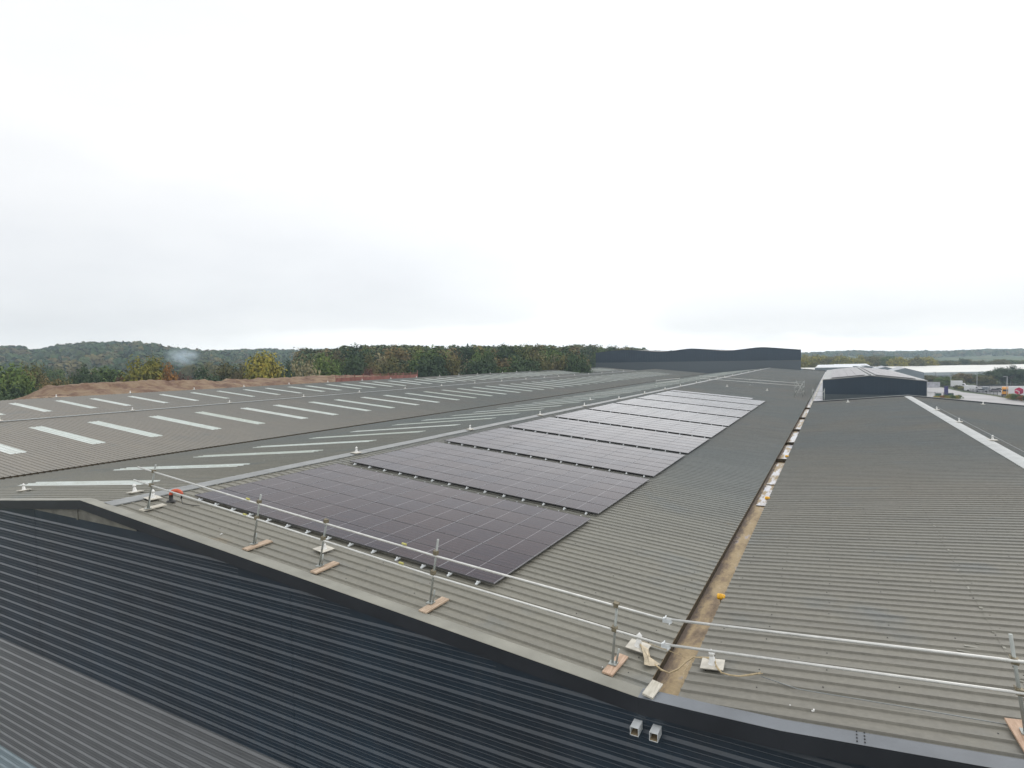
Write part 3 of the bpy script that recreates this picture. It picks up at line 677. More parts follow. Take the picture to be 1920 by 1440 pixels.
# scraps on the roof
for i, (x, y, f, s, lab) in enumerate([(-.63, 10.62, zAF, .035, 'left one of two tiny white scraps on the roof near the bottom edge'), (-.28, 10.6, zAF, .04, 'right one of two tiny white scraps on the roof near the bottom edge'), (-15.5, 10.85, zBA, .05, 'crumpled white litter scrap on the roof left of the nearest panels'), (-3.9, 10.62, zBA, .03, 'tiny white scrap right of the reddish base board')]):
    mb = MB(); mb.box((x, y, f(x)+.015), (s, s*.7, .02), M=Matrix.Rotation(i*.7, 3, 'Z')); mb.box((x+s*.3, y+s*.3, f(x)+.03), (s*.6, s*.5, .03), M=Matrix.Rotation(.5+i, 3, 'X'))
    solo('litter_scrap', mb, M['white'], lab, 'scrap', loc=(x, y, f(x)))

# ================================================================== FAR HALL
def boxwall(mb, poly_top, y, zb, zt=None, m=0):
    """front wall at plane y following a top outline"""
    for (xa, za_), (xb, zb_) in zip(poly_top[:-1], poly_top[1:]):
        mb.quad((xa, y, zb), (xb, y, zb), (xb, y, zt if zt is not None else zb_), (xa, y, zt if zt is not None else za_), m)
hall = thing('hall', 'tall dark navy hall with a wavy three-peak roofline closing the far end of the roofs', 'hall', (-48, YH, GZ))
top = [(-86.5, 2.2), (-78.5, 2.95), (-74, 3.15), (-70, 2.95), (-62, 2.2), (-59.3, 2.08), (-57.5, 2.15), (-49.6, 3.0), (-48.0, 3.05), (-46.4, 3.0), (-37, 2.02), (-35.3, 1.95), (-33.6, 2.02), (-24.6, 2.94), (-23.2, 2.98), (-21.8, 2.94), (-10.4, 1.85)]
mb = MB(); boxwall(mb, top, YH, -1.8)
x = -86
while x < -10.6:     # vertical standing ribs of the far cladding
    zt_ = 0
    for (xa, za_), (xb, zb_) in zip(top[:-1], top[1:]):
        if xa <= x <= xb: zt_ = zl(x, xa, za_, xb, zb_)
    mb.bb(x, x+.12, YH-.05, YH-.003, -1.8, zt_-.1); x += 1.0
part('upper_wall', mb, M['navy_far'], hall)
mb = MB(); mb.quad((-86.5, YH, GZ), (-10.4, YH, GZ), (-10.4, YH, -1.83), (-86.5, YH, -1.83)); part('lower_wall', mb, plain('slate_cladding', (.085, .105, .12), .45), hall)
mb = MB(); mb.quad((-10.4, YH+.001, GZ), (-14.5, YH+90, GZ), (-14.5, YH+90, 1.85), (-10.4, YH+.001, 1.85)); part('side_wall', mb, M['navy_far'], hall); mb = MB(); mb.quad((-86.5, YH+90, GZ), (-86.5, YH+.001, GZ), (-86.5, YH+.001, 2.2), (-86.5, YH+90, 2.2)); part('side_wall', mb, M['navy_far'], hall)
mb = MB()
for (xa, za_), (xb, zb_) in zip(top[:-1], top[1:]):
    ya, xe = YH-.12, (xb if xb < -11 else -14.6)
    mb.quad((xa, ya, za_+.08), (xb, ya, zb_+.08), (xe, YH+90, zb_+.08), (xa, YH+90, za_+.08)); mb.quad((xa, ya, za_-.05), (xb, ya, zb_-.05), (xb, ya, zb_+.08), (xa, ya, za_+.08))
part('roof', mb, M['fascia'], hall)

# ================================================================== NAVY UNIT with solar roof
nu = thing('industrial_unit', 'navy clad gabled unit with pale solar panels on its roof, right of the gutter', 'industrial unit', (4.3, 95, GZ))
nt_ = [(-1.45, -3.55), (4.31, -2.95), (10.7, -3.67)]
mb = MB(); boxwall(mb, nt_, 95, -5.6)
x = -1.2
while x < 10.5:
    zt_ = zl(x, -1.45, -3.55, 4.31, -2.95) if x < 4.31 else zl(x, 4.31, -2.95, 10.7, -3.67)
    mb.bb(x, x+.06, 94.965, 94.998, -5.6, zt_-.15); x += .5
part('upper_wall', mb, M['navy_far'], nu)
mb = MB(); mb.quad((-1.45, 95, GZ), (10.7, 95, GZ), (10.7, 95, -5.605), (-1.45, 95, -5.605)); part('lower_wall', mb, plain('slate_cladding_near', (.08, .1, .11), .45), nu)
mb = MB(); mb.bb(-1.5, -1.452, 95, 152, GZ, -3.56); part('side_wall', mb, M['cap_pale'], nu); mb = MB(); mb.bb(10.7, 10.75, 95, 152, GZ, -3.68); part('side_wall', mb, M['cap_pale'], nu)
mb = MB(); strip(-1.5, -3.5, 4.31, -2.9, 94.9, 152, .12, mb); strip(4.31, -2.9, 10.8, -3.62, 94.9, 152, .12, mb); part('roof', mb, plain('unit_roof', (.3, .31, .31), .5), nu)
mb = MB(); mb.bb(4.2, 4.42, 94.9, 152, -2.9, -2.83); part('ridge_flashing', mb, M['fascia'], nu)
for nm, xa, xb, lab in (('solar_array', -.4, 3.7, 'pale sheen solar array on the left slope of the navy unit'), ('solar_array', 4.95, 9.6, 'pale sheen solar array on the right slope of the navy unit')):
    f = (lambda x: zl(x, -1.5, -3.5, 4.31, -2.9)) if xa < 4 else (lambda x: zl(x, 4.31, -2.9, 10.8, -3.62))
    t = thing(nm, lab, 'solar array', ((xa+xb)/2, 96, f((xa+xb)/2)))
    y = 95.6
    while y < 148:
        mb = MB()
        n = 4; wx = (xb-xa)/n
        for i in range(n):
            a = xa+i*wx+.015; b = a+wx-.03
            mb.prism([(a, f(a)+.12), (b, f(b)+.12), (b, f(b)+.08), (a, f(a)+.08)], y, y+2.2)
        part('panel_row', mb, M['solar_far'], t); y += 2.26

# ================================================================== DISTANT BUILDINGS ON THE RIGHT
wall_g = plain('pale_grey_wall', (.2, .235, .26), .5); wall_d = plain('slate_wall', (.2, .24, .27), .5); roofw = plain('white_roof_sheet', (.66, .655, .61), .45, vary=.05, vscale=.05)
def gp(x, y, z): # point on the ray of a pixel at height z
    d = CF+CR*((x-960)/FPX)-CU*((y-720)/FPX); return d*(z/d.z)
ww = thing('white_warehouse', 'very long low warehouse with a bright white roof behind the car park', 'warehouse', (90, 320, GZ))
a = at(1630, 697, 345); b_ = at(2700, 690, 345)
mb = MB()
def P3(v, z): return (v.x, v.y, z)
dirn = (b_-a).normalized(); back = Vector((-dirn.y, dirn.x, 0))
if back.y < 0: back = -back
a2 = a+back*95; b2 = b_+back*95
mb.quad(P3(a, -11.3), P3(b_, -11.3), P3(b2, -9.4), P3(a2, -9.4)); part('roof', mb, roofw, ww)
mb = MB(); mb.quad(P3(a, -13.1), P3(b_, -13.1), P3(b_, -11.3), P3(a, -11.3)); part('upper_wall', mb, plain('light_grey_wall', (.42, .47, .5), .5), ww)
mb = MB(); mb.quad(P3(a, GZ), P3(b_, GZ), P3(b_, -13.1), P3(a, -13.1)); mb.quad(P3(a2, GZ), P3(a, GZ), P3(a, -11.3), P3(a2, -9.4)); part('lower_wall', mb, wall_d, ww)
for i, (px, py, d, w) in enumerate([(1625, 685.5, 300, 13), (1660, 687.5, 270, 12.5), (1697, 690, 245, 13)]):
    p = at(px, py, d)
    g = thing('gabled_unit', '%s grey gabled industrial unit in the stepped trio behind the navy unit' % ['farthest', 'middle', 'nearest'][i], 'industrial unit', (p.x, p.y, GZ), 'trio of gabled units')
    ez = p.z-1.9; nx = Vector((1, -.1, 0)).normalized(); L = Vector((0, 0, 0))+p-nx*w/2; Rg = p+nx*w/2; bk = Vector((.0, 28, 0))
    mb = MB(); mb.poly([P3(L, GZ), P3(Rg, GZ), P3(Rg, ez), P3(p, p.z), P3(L, ez)]); part('gable_wall', mb, wall_g, g)
    mb = MB(); mb.quad(P3(L, ez+.02), P3(p, p.z+.02), P3(p+bk, p.z+.02), P3(L+bk, ez+.02)); mb.quad(P3(p, p.z+.02), P3(Rg, ez+.02), P3(Rg+bk, ez+.02), P3(p+bk, p.z+.02)); part('roof', mb, plain('grey_unit_roof', (.36, .38, .4), .5), g)
    mb = MB(); mb.quad(P3(Rg, GZ), P3(Rg+bk, GZ), P3(Rg+bk, ez), P3(Rg, ez)); part('side_wall', mb, wall_d, g)
for i, (x0, x1, py, d, dep, hh) in enumerate([(1528, 1600, 689.5, 265, 60, .4), (1563, 1632, 687.0, 330, 50, .5)]):
    p = at(x0, py, d); q = at(x1, py, d); dy = Vector((0, dep, 0))
    g = thing('flat_roofed_unit', ['near pale flat-roofed building past the end of the gutter', 'far pale flat-roofed building past the end of the gutter'][i], 'building', ((p.x+q.x)/2, (p.y+q.y)/2, GZ))
    zt_ = p.z
    mb = MB(); mb.quad(P3(p, zt_), P3(q, zt_), P3(q+dy, zt_+hh), P3(p+dy, zt_+hh)); part('roof', mb, plain('pale_flat_roof', (.62, .65, .68), .4), g)
    mb = MB(); mb.quad(P3(p, GZ), P3(q, GZ), P3(q, zt_), P3(p, zt_)); mb.quad(P3(q, GZ), P3(q+dy, GZ), P3(q+dy, zt_+hh), P3(q, zt_)); mb.quad(P3(p+dy, GZ), P3(p, GZ), P3(p, zt_), P3(p+dy, zt_+hh)); part('wall', mb, wall_g, g)

# ================================================================== GROUND
mb = MB(); n = 40; S_ = 5200
mb.quad((-S_, -S_, GZ-.02), (S_, -S_, GZ-.02), (S_, S_, GZ-.02), (-S_, S_, GZ-.02)); solo('ground', mb, M['ground'], kind='structure')
mb = MB(); mb.poly([(19, 60, GZ), (80, 60, GZ), (72, 180, GZ), (58, 252, GZ), (53.5, 268, GZ), (52, 285, GZ), (47, 306, GZ), (45, 345, GZ), (39, 420, GZ), (30, 420, GZ), (19, 300, GZ)]); solo('road', mb, M['asphalt'], kind='structure')
mb = MB(); mb.poly([(61, 200, GZ+.004), (150, 200, GZ+.004), (150, 372, GZ+.004), (50, 372, GZ+.004), (50.5, 308, GZ+.004), (55, 288, GZ+.004), (57, 268, GZ+.004), (61, 252, GZ+.004)]); solo('car_park', mb, M['carpark'], kind='structure')
mb = MB(); mb.poly([(-84, -30, GZ+.004), (19, -30, GZ+.004), (19, 9.9, GZ+.004), (-84, 9.9, GZ+.004)]); solo('yard', mb, plain('dark_tarmac', (.075, .075, .078), .9, vary=.2, vscale=.3), kind='structure')

# ================================================================== TREES
def rnd_unit(rg):
    while True:
        v = Vector((rg.uniform(-1, 1), rg.uniform(-1, 1), rg.uniform(-1, 1)))
        if .05 < v.length < 1: return v.normalized()
def crown(seed, clumps=64, leaves=90, leaf=.058, sparse=False, squash=1.):
    """unit crown: radius 1 in x and y, 0..1 in z; many small leaf faces in clumps over an uneven volume"""
    rg = random.Random(seed); mb = MB(); lob = [(rnd_unit(rg), rg.uniform(.75, 1.12)) for _ in range(7)]
    for c in range(clumps):
        d = rnd_unit(rg)
        if d.z < -.35: d.z = -d.z*.5
        k = 1.
        for l, w in lob: k = max(k*1., 0) if l.dot(d) < .5 else w
        rr = rg.uniform(.55, .95)*k
        cx, cy, cz = d.x*rr*.85, d.y*rr*.85, .47+d.z*rr*.47
        if rg.random() < .22: cx, cy, cz = rg.uniform(-.75, .75), rg.uniform(-.75, .75), rg.uniform(.02, .35)
        cr = rg.uniform(.2, .34)*(1.25 if not sparse else 1.)
        for _ in range(leaves):
            o = rnd_unit(rg)*cr*rg.random()**.4
            p = Vector((cx+o.x, cy+o.y, cz+o.z*.55))
            nrm = (Vector((o.x, o.y, o.z+.12))+rnd_unit(rg)*.1).normalized()
            t = nrm.cross(rnd_unit(rg)).normalized(); u = nrm.cross(t); s = leaf*rg.uniform(.5, 1.2)
            t *= s; u *= s*rg.uniform(.5, .9); t.z *= .6; u.z *= .6
            mb.poly([p-t, p+u*.8, p+t, p-u])
    zs = sorted(v[2] for v in mb.v); z1 = zs[int(len(zs)*.997)]; z0 = zs[0]; rs = sorted(math.hypot(v[0], v[1]) for v in mb.v); r1 = rs[int(len(rs)*.97)]
    mb.v = [(v[0]/r1, v[1]/r1, (v[2]-z0)/(z1-z0)) for v in mb.v]
    return mb
CROWNS = [crown(i+1).mesh('crown', LM['green']) for i in range(6)]
SPARSE = [crown(40+i, 46, 20, .06, True).mesh('crown', LM['bare']) for i in range(2)]
def trunkmesh(seed, pale=False, limbs=9):
    rg = random.Random(seed); mb = MB()
    mb.tube([(0, 0, -.25), (.02, 0, .15), (.0, .03, .4), (.02, 0, .75)], [.07, .05, .035, .012], 7)
    for k in range(limbs):
        a = rg.uniform(0, 2*PI); z = rg.uniform(.02, .45); L = rg.uniform(.35, .7)
        mb.tube([(0, 0, z), (math.cos(a)*L*.45, math.sin(a)*L*.45, z+.18), (math.cos(a)*L, math.sin(a)*L, z+.42)], [.03, .02, .006], 5)
    return mb.mesh('trunk', M['bark_pale' if pale else 'bark'])
TRUNKS = [trunkmesh(i) for i in range(3)]; TRUNKP = trunkmesh(9, True, 18)
TI = [0]
def tree(x, y, zb, zt_, rad, kind, label, name='broadleaf_tree', cat='tree', group=None, bottom=.1, tilt=None):
    i = TI[0]; TI[0] += 1
    t = thing(name, label, cat, (x, y, zb), group)
    t.rotation_euler = (0, 0, random.uniform(0, 6.28))
    H = zt_-zb
    c = bpy.data.objects.new('crown', (SPARSE[i % 2] if kind == 'bare' else CROWNS[i % 6])); COL.objects.link(c); c.parent = t
    cz = H*bottom; c.location = (0, 0, cz); c.scale = (rad*random.uniform(.9, 1.1), rad*random.uniform(.8, 1.1), (H-cz)*random.uniform(.9, 1.0))
    c.material_slots[0].link = 'OBJECT'; c.material_slots[0].material = LM[kind]
    k = bpy.data.objects.new('trunk', TRUNKP if kind == 'bare' else TRUNKS[i % 3]); COL.objects.link(k); k.parent = t
    k.location = (0, 0, cz+.05*H); k.scale = (rad*.9, rad*.9, (H-cz)*.9)
    return t
def ptree(px, ytop, wpx, d, kind, label, name='broadleaf_tree', group=None, bottom=.08, base=None, cat='tree'):
    p = at(px, ytop, d); return tree(p.x, p.y, GZ if base is None else base, p.z, wpx*d/FPX/2, kind, label, name, cat, group, bottom)
CN = {'dark': 'dark green', 'green': 'fresh green', 'olive': 'olive-brown', 'brown': 'russet brown', 'yellow': 'yellow', 'orange': 'bright orange', 'bare': 'thin pale grey-barked', 'maroon': 'maroon', 'lime': 'yellow-green'}
near = [  # px, ytop, width px, depth, kind, text
 (497, 651, 92, 150, 'yellow', 'tall rounded yellow-green tree standing above the red earth bank'),
 (268, 662, 88, 140, 'yellow', 'broad bushy yellow tree left of the bright orange one'),
 (316, 681, 60, 136, 'orange', 'bright orange tree touching the yellow bushy tree'),
 (340, 694, 40, 132, 'maroon', 'low dull red bush right of the orange tree'),
 (157, 680, 74, 140, 'dark', 'round dark green tree standing alone above the red bank, left'),
 (200, 686, 80, 165, 'green', 'loose green tree right of the round dark one'),
 (15, 668, 90, 120, 'green', 'bright green tree at the left picture edge'),
 (56, 676, 60, 128, 'olive', 'olive tree beside the bright green one at the left edge'),
 (378, 680, 86, 150, 'dark', 'dark green bushy tree right of the smoke'),
 (425, 674, 70, 158, 'olive', 'brownish green tree left of the tall yellow-green one'),
 (448, 684, 44, 146, 'brown', 'low russet tree at the foot of the tall yellow-green one'),
 (232, 704, 46, 140, 'maroon', 'low purple-brown bush left of the broad yellow tree'),
 (565, 654, 78, 160, 'bare', 'thin pale tree with bare fanned stems right of the tall yellow one'),
 (612, 660, 58, 168, 'green', 'green tree right of the thin pale one'),
 (540, 676, 40, 150, 'dark', 'small dark tree between the yellow and the thin pale tree'),
 (1015, 652, 66, 190, 'bare', 'thin pale tree with forked stems standing before the right part of the wood'),
 (700, 676, 34, 158, 'brown', 'small russet tree at the wood edge'),
 (688, 688, 34, 152, 'maroon', 'maroon bush below the small russet tree at the wood edge'),
]
for px, yt, w, d, k, lb in near: ptree(px, yt, w, d, k, lb)
# front row of the wood, told apart by place
rg = random.Random(3); px = 645; row = []
kinds = ['green', 'dark', 'olive', 'bare', 'olive', 'dark', 'green', 'dark', 'lime', 'olive', 'bare', 'dark', 'dark', 'brown']
i = 0
while px < 1086:
    row.append((px, kinds[i % 14], rg.uniform(654, 668) if px < 1040 else rg.uniform(650, 656))); px += rg.uniform(19, 27); i += 1
for i, (px, k, yt) in enumerate(row):
    ptree(px, yt+rg.uniform(-3, 5), rg.uniform(42, 92), 178+rg.uniform(-8, 8), k, '%s tree, %s from the left in the front row of the wood' % (CN[k], ordn(i)), group='front row of the wood')
row2 = []
px = 632
while px < 1190: row2.append((px, rg.uniform(644, 650))); px += rg.uniform(20, 30)
for i, (px, yt) in enumerate(row2):
    k = rg.choice(['green', 'olive', 'dark', 'lime', 'green', 'dark', 'brown'])
    ptree(px, yt, rg.uniform(62, 84) if px < 1092 else 40, 205+rg.uniform(-8, 10) if px < 1092 else 330, k, '%s treetop, %s from the left in the second row of the wood' % (CN[k], ordn(i)), group='second row of the wood')
# bushes in the gap at left, in front of the bank
row3 = [(8, 716, 70, 100, 'dark'), (45, 706, 60, 104, 'green'), (88, 702, 50, 112, 'brown'), (70, 722, 50, 98, 'dark'), (20, 738, 70, 92, 'dark'), (120, 700, 44, 126, 'olive'), (-40, 700, 80, 105, 'dark')]
for i, (px, yt, w, d, k) in enumerate(row3):
    ptree(px, yt, w, d, k, '%s hedge bush, %s from the left edge beside the red bank' % (CN[k], ordn([6, 0, 4, 2, 3, 1, 5][i])), 'bush', 'bushes left of the red bank', .02, cat='bush')
# valley trees between the bank and the hill
rg = random.Random(11); vt = []
for i in range(34):
    px = rg.uniform(-30, 640); d = rg.uniform(210, 420)
    yh = 664.64+(1565-px)*.01606
    vt.append((px, yh+rg.uniform(-8, 10) if d > 300 else yh+rg.uniform(-2, 14), rg.uniform(9, 15)*FPX/d, d))
vt.sort()
for i, (px, yt, w, d) in enumerate(vt):
    k = rg.choice(['dark', 'green', 'olive', 'dark', 'brown', 'olive', 'dark'])
    ptree(px, yt, w, d, k, '%s valley tree, %s from the left between the red bank and the hill' % (CN[k], ordn(i)), group='valley trees below the hill')
# right-hand trees
row4 = [(1745, 703, 34, 300), (1768, 705, 36, 290), (1792, 704, 38, 296), (1806, 699, 44, 300), (1832, 700, 40, 298), (1846, 702, 36, 292), (1862, 694, 44, 296), (1880, 686, 46, 300), (1898, 684, 44, 292), (1918, 690, 46, 298), (1945, 688, 50, 300), (1780, 712, 34, 310), (1760, 714, 34, 305)]
for i, (px, yt, w, d) in enumerate(row4):
    k = ['olive', 'green', 'olive', 'brown', 'green', 'olive', 'dark', 'dark', 'dark', 'dark', 'olive', 'olive', 'green'][i]
    ptree(px, yt, w, d, k, '%s bushy tree, %s along the hedge behind the car park' % (CN[k], ordn(i)), group='hedge trees behind the car park', bottom=.02)
rg = random.Random(5); px = 1490; i = 0
while px < 1960:
    k = rg.choice(['olive', 'yellow', 'green', 'olive', 'yellow'] if px < 1800 else ['dark', 'olive', 'green'])
    ptree(px, rg.uniform(664, 670) if px < 1740 else rg.uniform(670, 675), rg.uniform(34, 46), rg.uniform(440, 500), k, '%s field tree, %s from the left in the line before the blue ridge' % (CN[k], ordn(i)), group='tree line before the blue ridge', bottom=.02)
    px += rg.uniform(14, 20); i += 1

# ---- hills and distant woodland
def hcurve(px):
    pts = [(-500, 640), (-200, 642), (0, 646), (40, 646), (62, 653), (100, 648), (140, 644), (200, 642), (260, 642), (300, 648), (330, 653), (350, 654), (420, 655), (480, 655), (600, 654), (800, 656), (1100, 656), (1300, 658), (1500, 660), (1560, 658), (1600, 657), (1700, 658), (1760, 658), (1800, 656), (1850, 654), (1900, 654), (1960, 654), (2300, 655)]
    for (a, ya), (b, yb) in zip(pts[:-1], pts[1:]):
        if a <= px <= b: return ya+(yb-ya)*(px-a)/(b-a)
    return 655
def dist_of(px): return 850 if px < 330 else (850+(px-330)/200*300 if px < 530 else (1150 if px < 1300 else (1150+(px-1300)/200*500 if px < 1500 else 1650)))
hills = MB(); NX = 150
cols = []
for i in range(NX+1):
    px = -500+2800*i/NX; D = dist_of(px); yh = 664.64+(1565-px)*.01606; tree_h = 13 if D < 2000 else 11
    ztop = (yh-hcurve(px))/FPX*D-tree_h
    d0 = at(px, yh, 1.0); d0 = Vector((d0.x, d0.y, 0))
    c = []
    for j in range(15):
        s = j/10; d = D*(.4+.6*s)
        z = GZ+(ztop-GZ)*(3*s*s-2*s**3 if s < 1 else 1-.1*(s-1))
        z += noise.noise(Vector((d0.x*d/130, d0.y*d/130, 0)))*5*min(1, s)
        c.append((d0.x*d, d0.y*d, z-.05))
    cols.append(c)
for i in range(NX):
    for j in range(14): hills.quad(cols[i][j], cols[i+1][j], cols[i+1][j+1], cols[i][j+1])
solo('hills', hills, M['wood_far'], kind='structure')
def canopy(mb, p, r, h, rg, n=46, leaf=None):
    for _ in range(n):
        d = rnd_unit(rg); d.z = abs(d.z)*.9+.05
        q = Vector((p[0]+d.x*r*rg.uniform(.75, 1), p[1]+d.y*r*rg.uniform(.75, 1), p[2]+h*(.25+.72*d.z*rg.uniform(.8, 1))))
        nn = (d+rnd_unit(rg)*.55).normalized(); t = nn.cross(rnd_unit(rg)).normalized(); u = nn.cross(t); s = (leaf or r*.3)*rg.uniform(.6, 1.3)
        mb.poly([q-t*s, q+u*s, q+t*s, q-u*s])
rg = random.Random(21); wl = MB()
cnt = 0
for i in range(NX):
    if -500+2800*i/NX < -80 or -500+2800*i/NX > 1990: continue
    far = -500+2800*i/NX > 1480
    for j in range(3, 13):
        if far and j < 6: continue
        A, B, C_, D_ = (Vector(cols[i][j]), Vector(cols[i+1][j]), Vector(cols[i+1][j+1]), Vector(cols[i][j+1]))
        n = (3 if far else 4) if j > 6 else 3
        if j in (9, 10): n += 3
        if 560 < -500+2800*i/NX < 1200 and j < 8: n = 1
        for _ in range(n):
            s, t = rg.random(), rg.random(); p = A*(1-s)*(1-t)+B*s*(1-t)+C_*s*t+D_*(1-s)*t
            if noise.noise(Vector((p.x/70, p.y/70, 3))) > .33 and j < 9: continue
            r = rg.uniform(5, 9)*(1.7 if far else 1.); canopy(wl, p, r, rg.uniform(9, 14), rg, 40 if far else 52); cnt += 1
solo('woodland', wl, M['wood_far'], 'mass of distant mixed woodland covering the hills along the horizon', 'woodland', kind='stuff')
# wood mass behind the second row
wl = MB()
for _ in range(330):
    px = rg.uniform(560, 1210); d = rg.uniform(225, 400); p = at(px, 0, d); p = Vector((p.x, p.y, 0))
    yh = 664.64+(1565-px)*.01606
    ytop = 650+(664.64-664.64) if px < 640 else 644 if px < 1120 else 649
    zt_ = (yh-ytop-rg.uniform(-2, 5))/FPX*d
    if px > 1080 and d < 330: d += 130; zt_ = (yh-ytop-rg.uniform(-2, 5))/FPX*d
    p = at(px, yh, d)
    canopy(wl, (p.x, p.y, zt_-15), rg.uniform(4.5, 7), 15, rg, 190, .8)
solo('woodland', wl, M['wood_near'], 'dense autumn wood rising behind the two front rows of trees', 'woodland', kind='stuff')

# ================================================================== EARTH BANK, RED FENCE
bk = MB(); ridge = [(30, -95, -4.6), (37.4, -95, -4.1), (39.5, -95, -3.2), (41.4, -95, -2.5), (45.3, -95, -2.35), (52.7, -95, -2.4), (59.5, -95, -2.4), (68.2, -95, -2.8), (79.6, -95, -2.75), (88, -95, -2.7), (96.7, -95, -2.8), (108, -95, -3.3), (118, -95, -5)]
def rz(y):
    for (a, _, za_), (b, _, zb_) in zip(ridge[:-1], ridge[1:]):
        if a <= y <= b: return zl(y, a, za_, b, zb_)
    return -5
secx = [(-84.5, -9.), (-86, -4.6), (-86.8, -4.1), (-87.5, -3.75), (-88.7, -3.5), (-90, -3.3), (-91.5, -3.05), (-93, None), (-94.5, None), (-96, None), (-100, -4.5), (-104, -6), (-116, GZ+.1)]
NYb = 220; grid = []
for i in range(NYb+1):
    y = 28+92*i/NYb; rr = []
    for x, z in secx:
        zz = rz(y) if z is None else (z if z < rz(y) or z > -3.2 else rz(y)-.25*(abs(x+94)/9))
        if z is not None and x > -93: zz = min(z, rz(y)-.1*(x+94)/3)
        if y < 42: zz -= (42-y)*.16*(1 if x > -99 else 0)
        if i < 2 or i > NYb-2: zz = GZ
        zz += (noise.noise(Vector((x*.3, y*.28, 0)))*.3-.12+noise.noise(Vector((x*.9, y*1.1, 5)))*.3)*(0 if z == GZ+.1 else 1)
        rr.append((x, y, zz))
    grid.append(rr)
for i in range(NYb):
    for j in range(len(secx)-1): bk.poly([grid[i][j], grid[i+1][j], grid[i+1][j+1], grid[i][j+1]], 0, True)
solo('earth_bank', bk, M['earth'], kind='structure')
fn = thing('site_fence', 'rusty red site fence of posts and mesh behind the far left roof edge', 'fence', (-86, 100, -4))
redm = plain('red_site_mesh', (.27, .11, .085), .7, vary=.3, vscale=1)
for k, y in enumerate([86+2.6*i for i in range(11)]):
    mb = MB(); h = 1.0 if k < 10 else 1.3; mb.bb(-86.05, -85.95, y-.05, y+.05, -4.6, -3.45+h); part('fence_post', mb, redm, fn)
mb = MB(); mb.bb(-86.02, -85.98, 86, 112, -4.2, -3.05)
for k in range(52): mb.bb(-86.015, -85.985, 86+k*.5, 86.06+k*.5, -3.05, -2.75)
mb.bb(-86.02, -85.98, 86, 112, -2.75, -2.68); part('mesh_panel', mb, redm, fn)
tp = MB(); rg = random.Random(2)
for k in range(16): 
    tp.box((-86.5-rg.random()*3, 37.5+rg.random()*3.6, -4.15+.12*rg.random()+.1*(k//5)), (.25, 2.6, .12), M=Matrix.Rotation(rg.uniform(-.7, .7), 3, 'Z'))
solo('timber_pile', tp, M['timber'], 'loose pile of yellowish planks on the earth at the far left roof corner', 'timber pile', loc=(-88, 39, -4.4))

# ================================================================== VEHICLES AND STREET FURNITURE
glassm = plain('vehicle_glass', (.03, .035, .04), .08); tyre = plain('tyre', (.02, .02, .02), .8)
PAINT = {k: plain('paint_'+k, c, .3, vary=.03) for k, c in dict(white=(.75, .75, .76), grey=(.2, .22, .24), silver=(.42, .43, .45), black=(.03, .03, .035), orange=(.78, .33, .03), mauve=(.2, .17, .19)).items()}
def wheels(t, L, W, r=.32):
    for sx in (-1, 1):
        for sy in (-1, 1):
            mb = MB(); mb.tube([(sx*L*.32, sy*(W/2-.1), r), (sx*L*.32, sy*(W/2+.02), r)], r, 12)
            o = bpy.data.objects.new('wheel', mb.mesh('wheel', tyre)); COL.objects.link(o); o.parent = t
def lpart(nm, mb, mt, t, label=None):
    o = bpy.data.objects.new(nm, mb.mesh(nm, mt)); COL.objects.link(o); o.parent = t
    if label: o['label'] = label
    return o
def xprism(mb, prof_, w, m=0, taper=0):
    n = len(prof_); i = len(mb.v)
    mb.v += [(x, -w/2, z) for x, z in prof_]+[(x, w/2, z) for x, z in prof_]
    for j in range(n): k = (j+1) % n; mb.f.append((i+j, i+k, i+n+k, i+n+j)[::-1]); mb.m.append(m); mb.sm.append(False)
    mb.f.append(tuple(i+j for j in range(n))); mb.m.append(m); mb.sm.append(False); mb.f.append(tuple(i+n+j for j in range(n))[::-1]); mb.m.append(m); mb.sm.append(False)
def car(x, y, rot, paint, label, L=4.3):
    t = thing('parked_car', label, 'car', (x, y, GZ+.01), 'cars in the car park', (0, 0, rot)); h = L/2
    mb = MB(); xprism(mb, [(-h, .25), (h, .25), (h, .62), (h*.93, .78), (h*.42, .9), (-h*.8, .92), (-h, .8)], 1.76); lpart('body', mb, PAINT[paint], t)
    mb = MB(); xprism(mb, [(-h*.82, .9), (h*.45, .9), (h*.12, 1.36), (-h*.58, 1.38)], 1.52); lpart('windows', mb, glassm, t)
    mb = MB(); xprism(mb, [(-h*.6, 1.37), (h*.13, 1.35), (h*.08, 1.42), (-h*.54, 1.44)], 1.46); lpart('roof', mb, PAINT[paint], t)
    wheels(t, L, 1.76)
def van(x, y, rot, paint, label, L=5.6, H=2.5, boxy=False):
    t = thing('parked_van', label, 'van', (x, y, GZ+.01), 'vans in the car park', (0, 0, rot)); h = L/2
    mb = MB()
    if boxy:
        mb.bb(-h, h*.35, -1.05, 1.05, .7, H+.7); lpart('box_body', mb, PAINT[paint], t); mb = MB(); xprism(mb, [(h*.37, .4), (h, .4), (h, 1.1), (h*.82, 1.3), (h*.6, 2.2), (h*.37, 2.25)], 1.9)
    else: xprism(mb, [(-h, .35), (h, .35), (h, 1.05), (h*.85, 1.2), (h*.55, H-.15), (h*.45, H), (-h, H)], 1.95)
    lpart('body', mb, PAINT[paint], t)
    mb = MB(); mb.v = [(h*.84, -.85, 1.25), (h*.84, .85, 1.25), (h*.6, .8, min(H, 2.2)-.2), (h*.6, -.8, min(H, 2.2)-.2)]; mb.v = [(a+.03, b, c) for a, b, c in mb.v]; mb.f = [(0, 1, 2, 3)]; mb.m = [0]; mb.sm = [False]
    for s in (-1, 1): mb.box((h*.5, s*.985, 1.5), (h*.22, .02, .5))
    lpart('windscreen', mb, glassm, t); wheels(t, L, 1.95, .36)
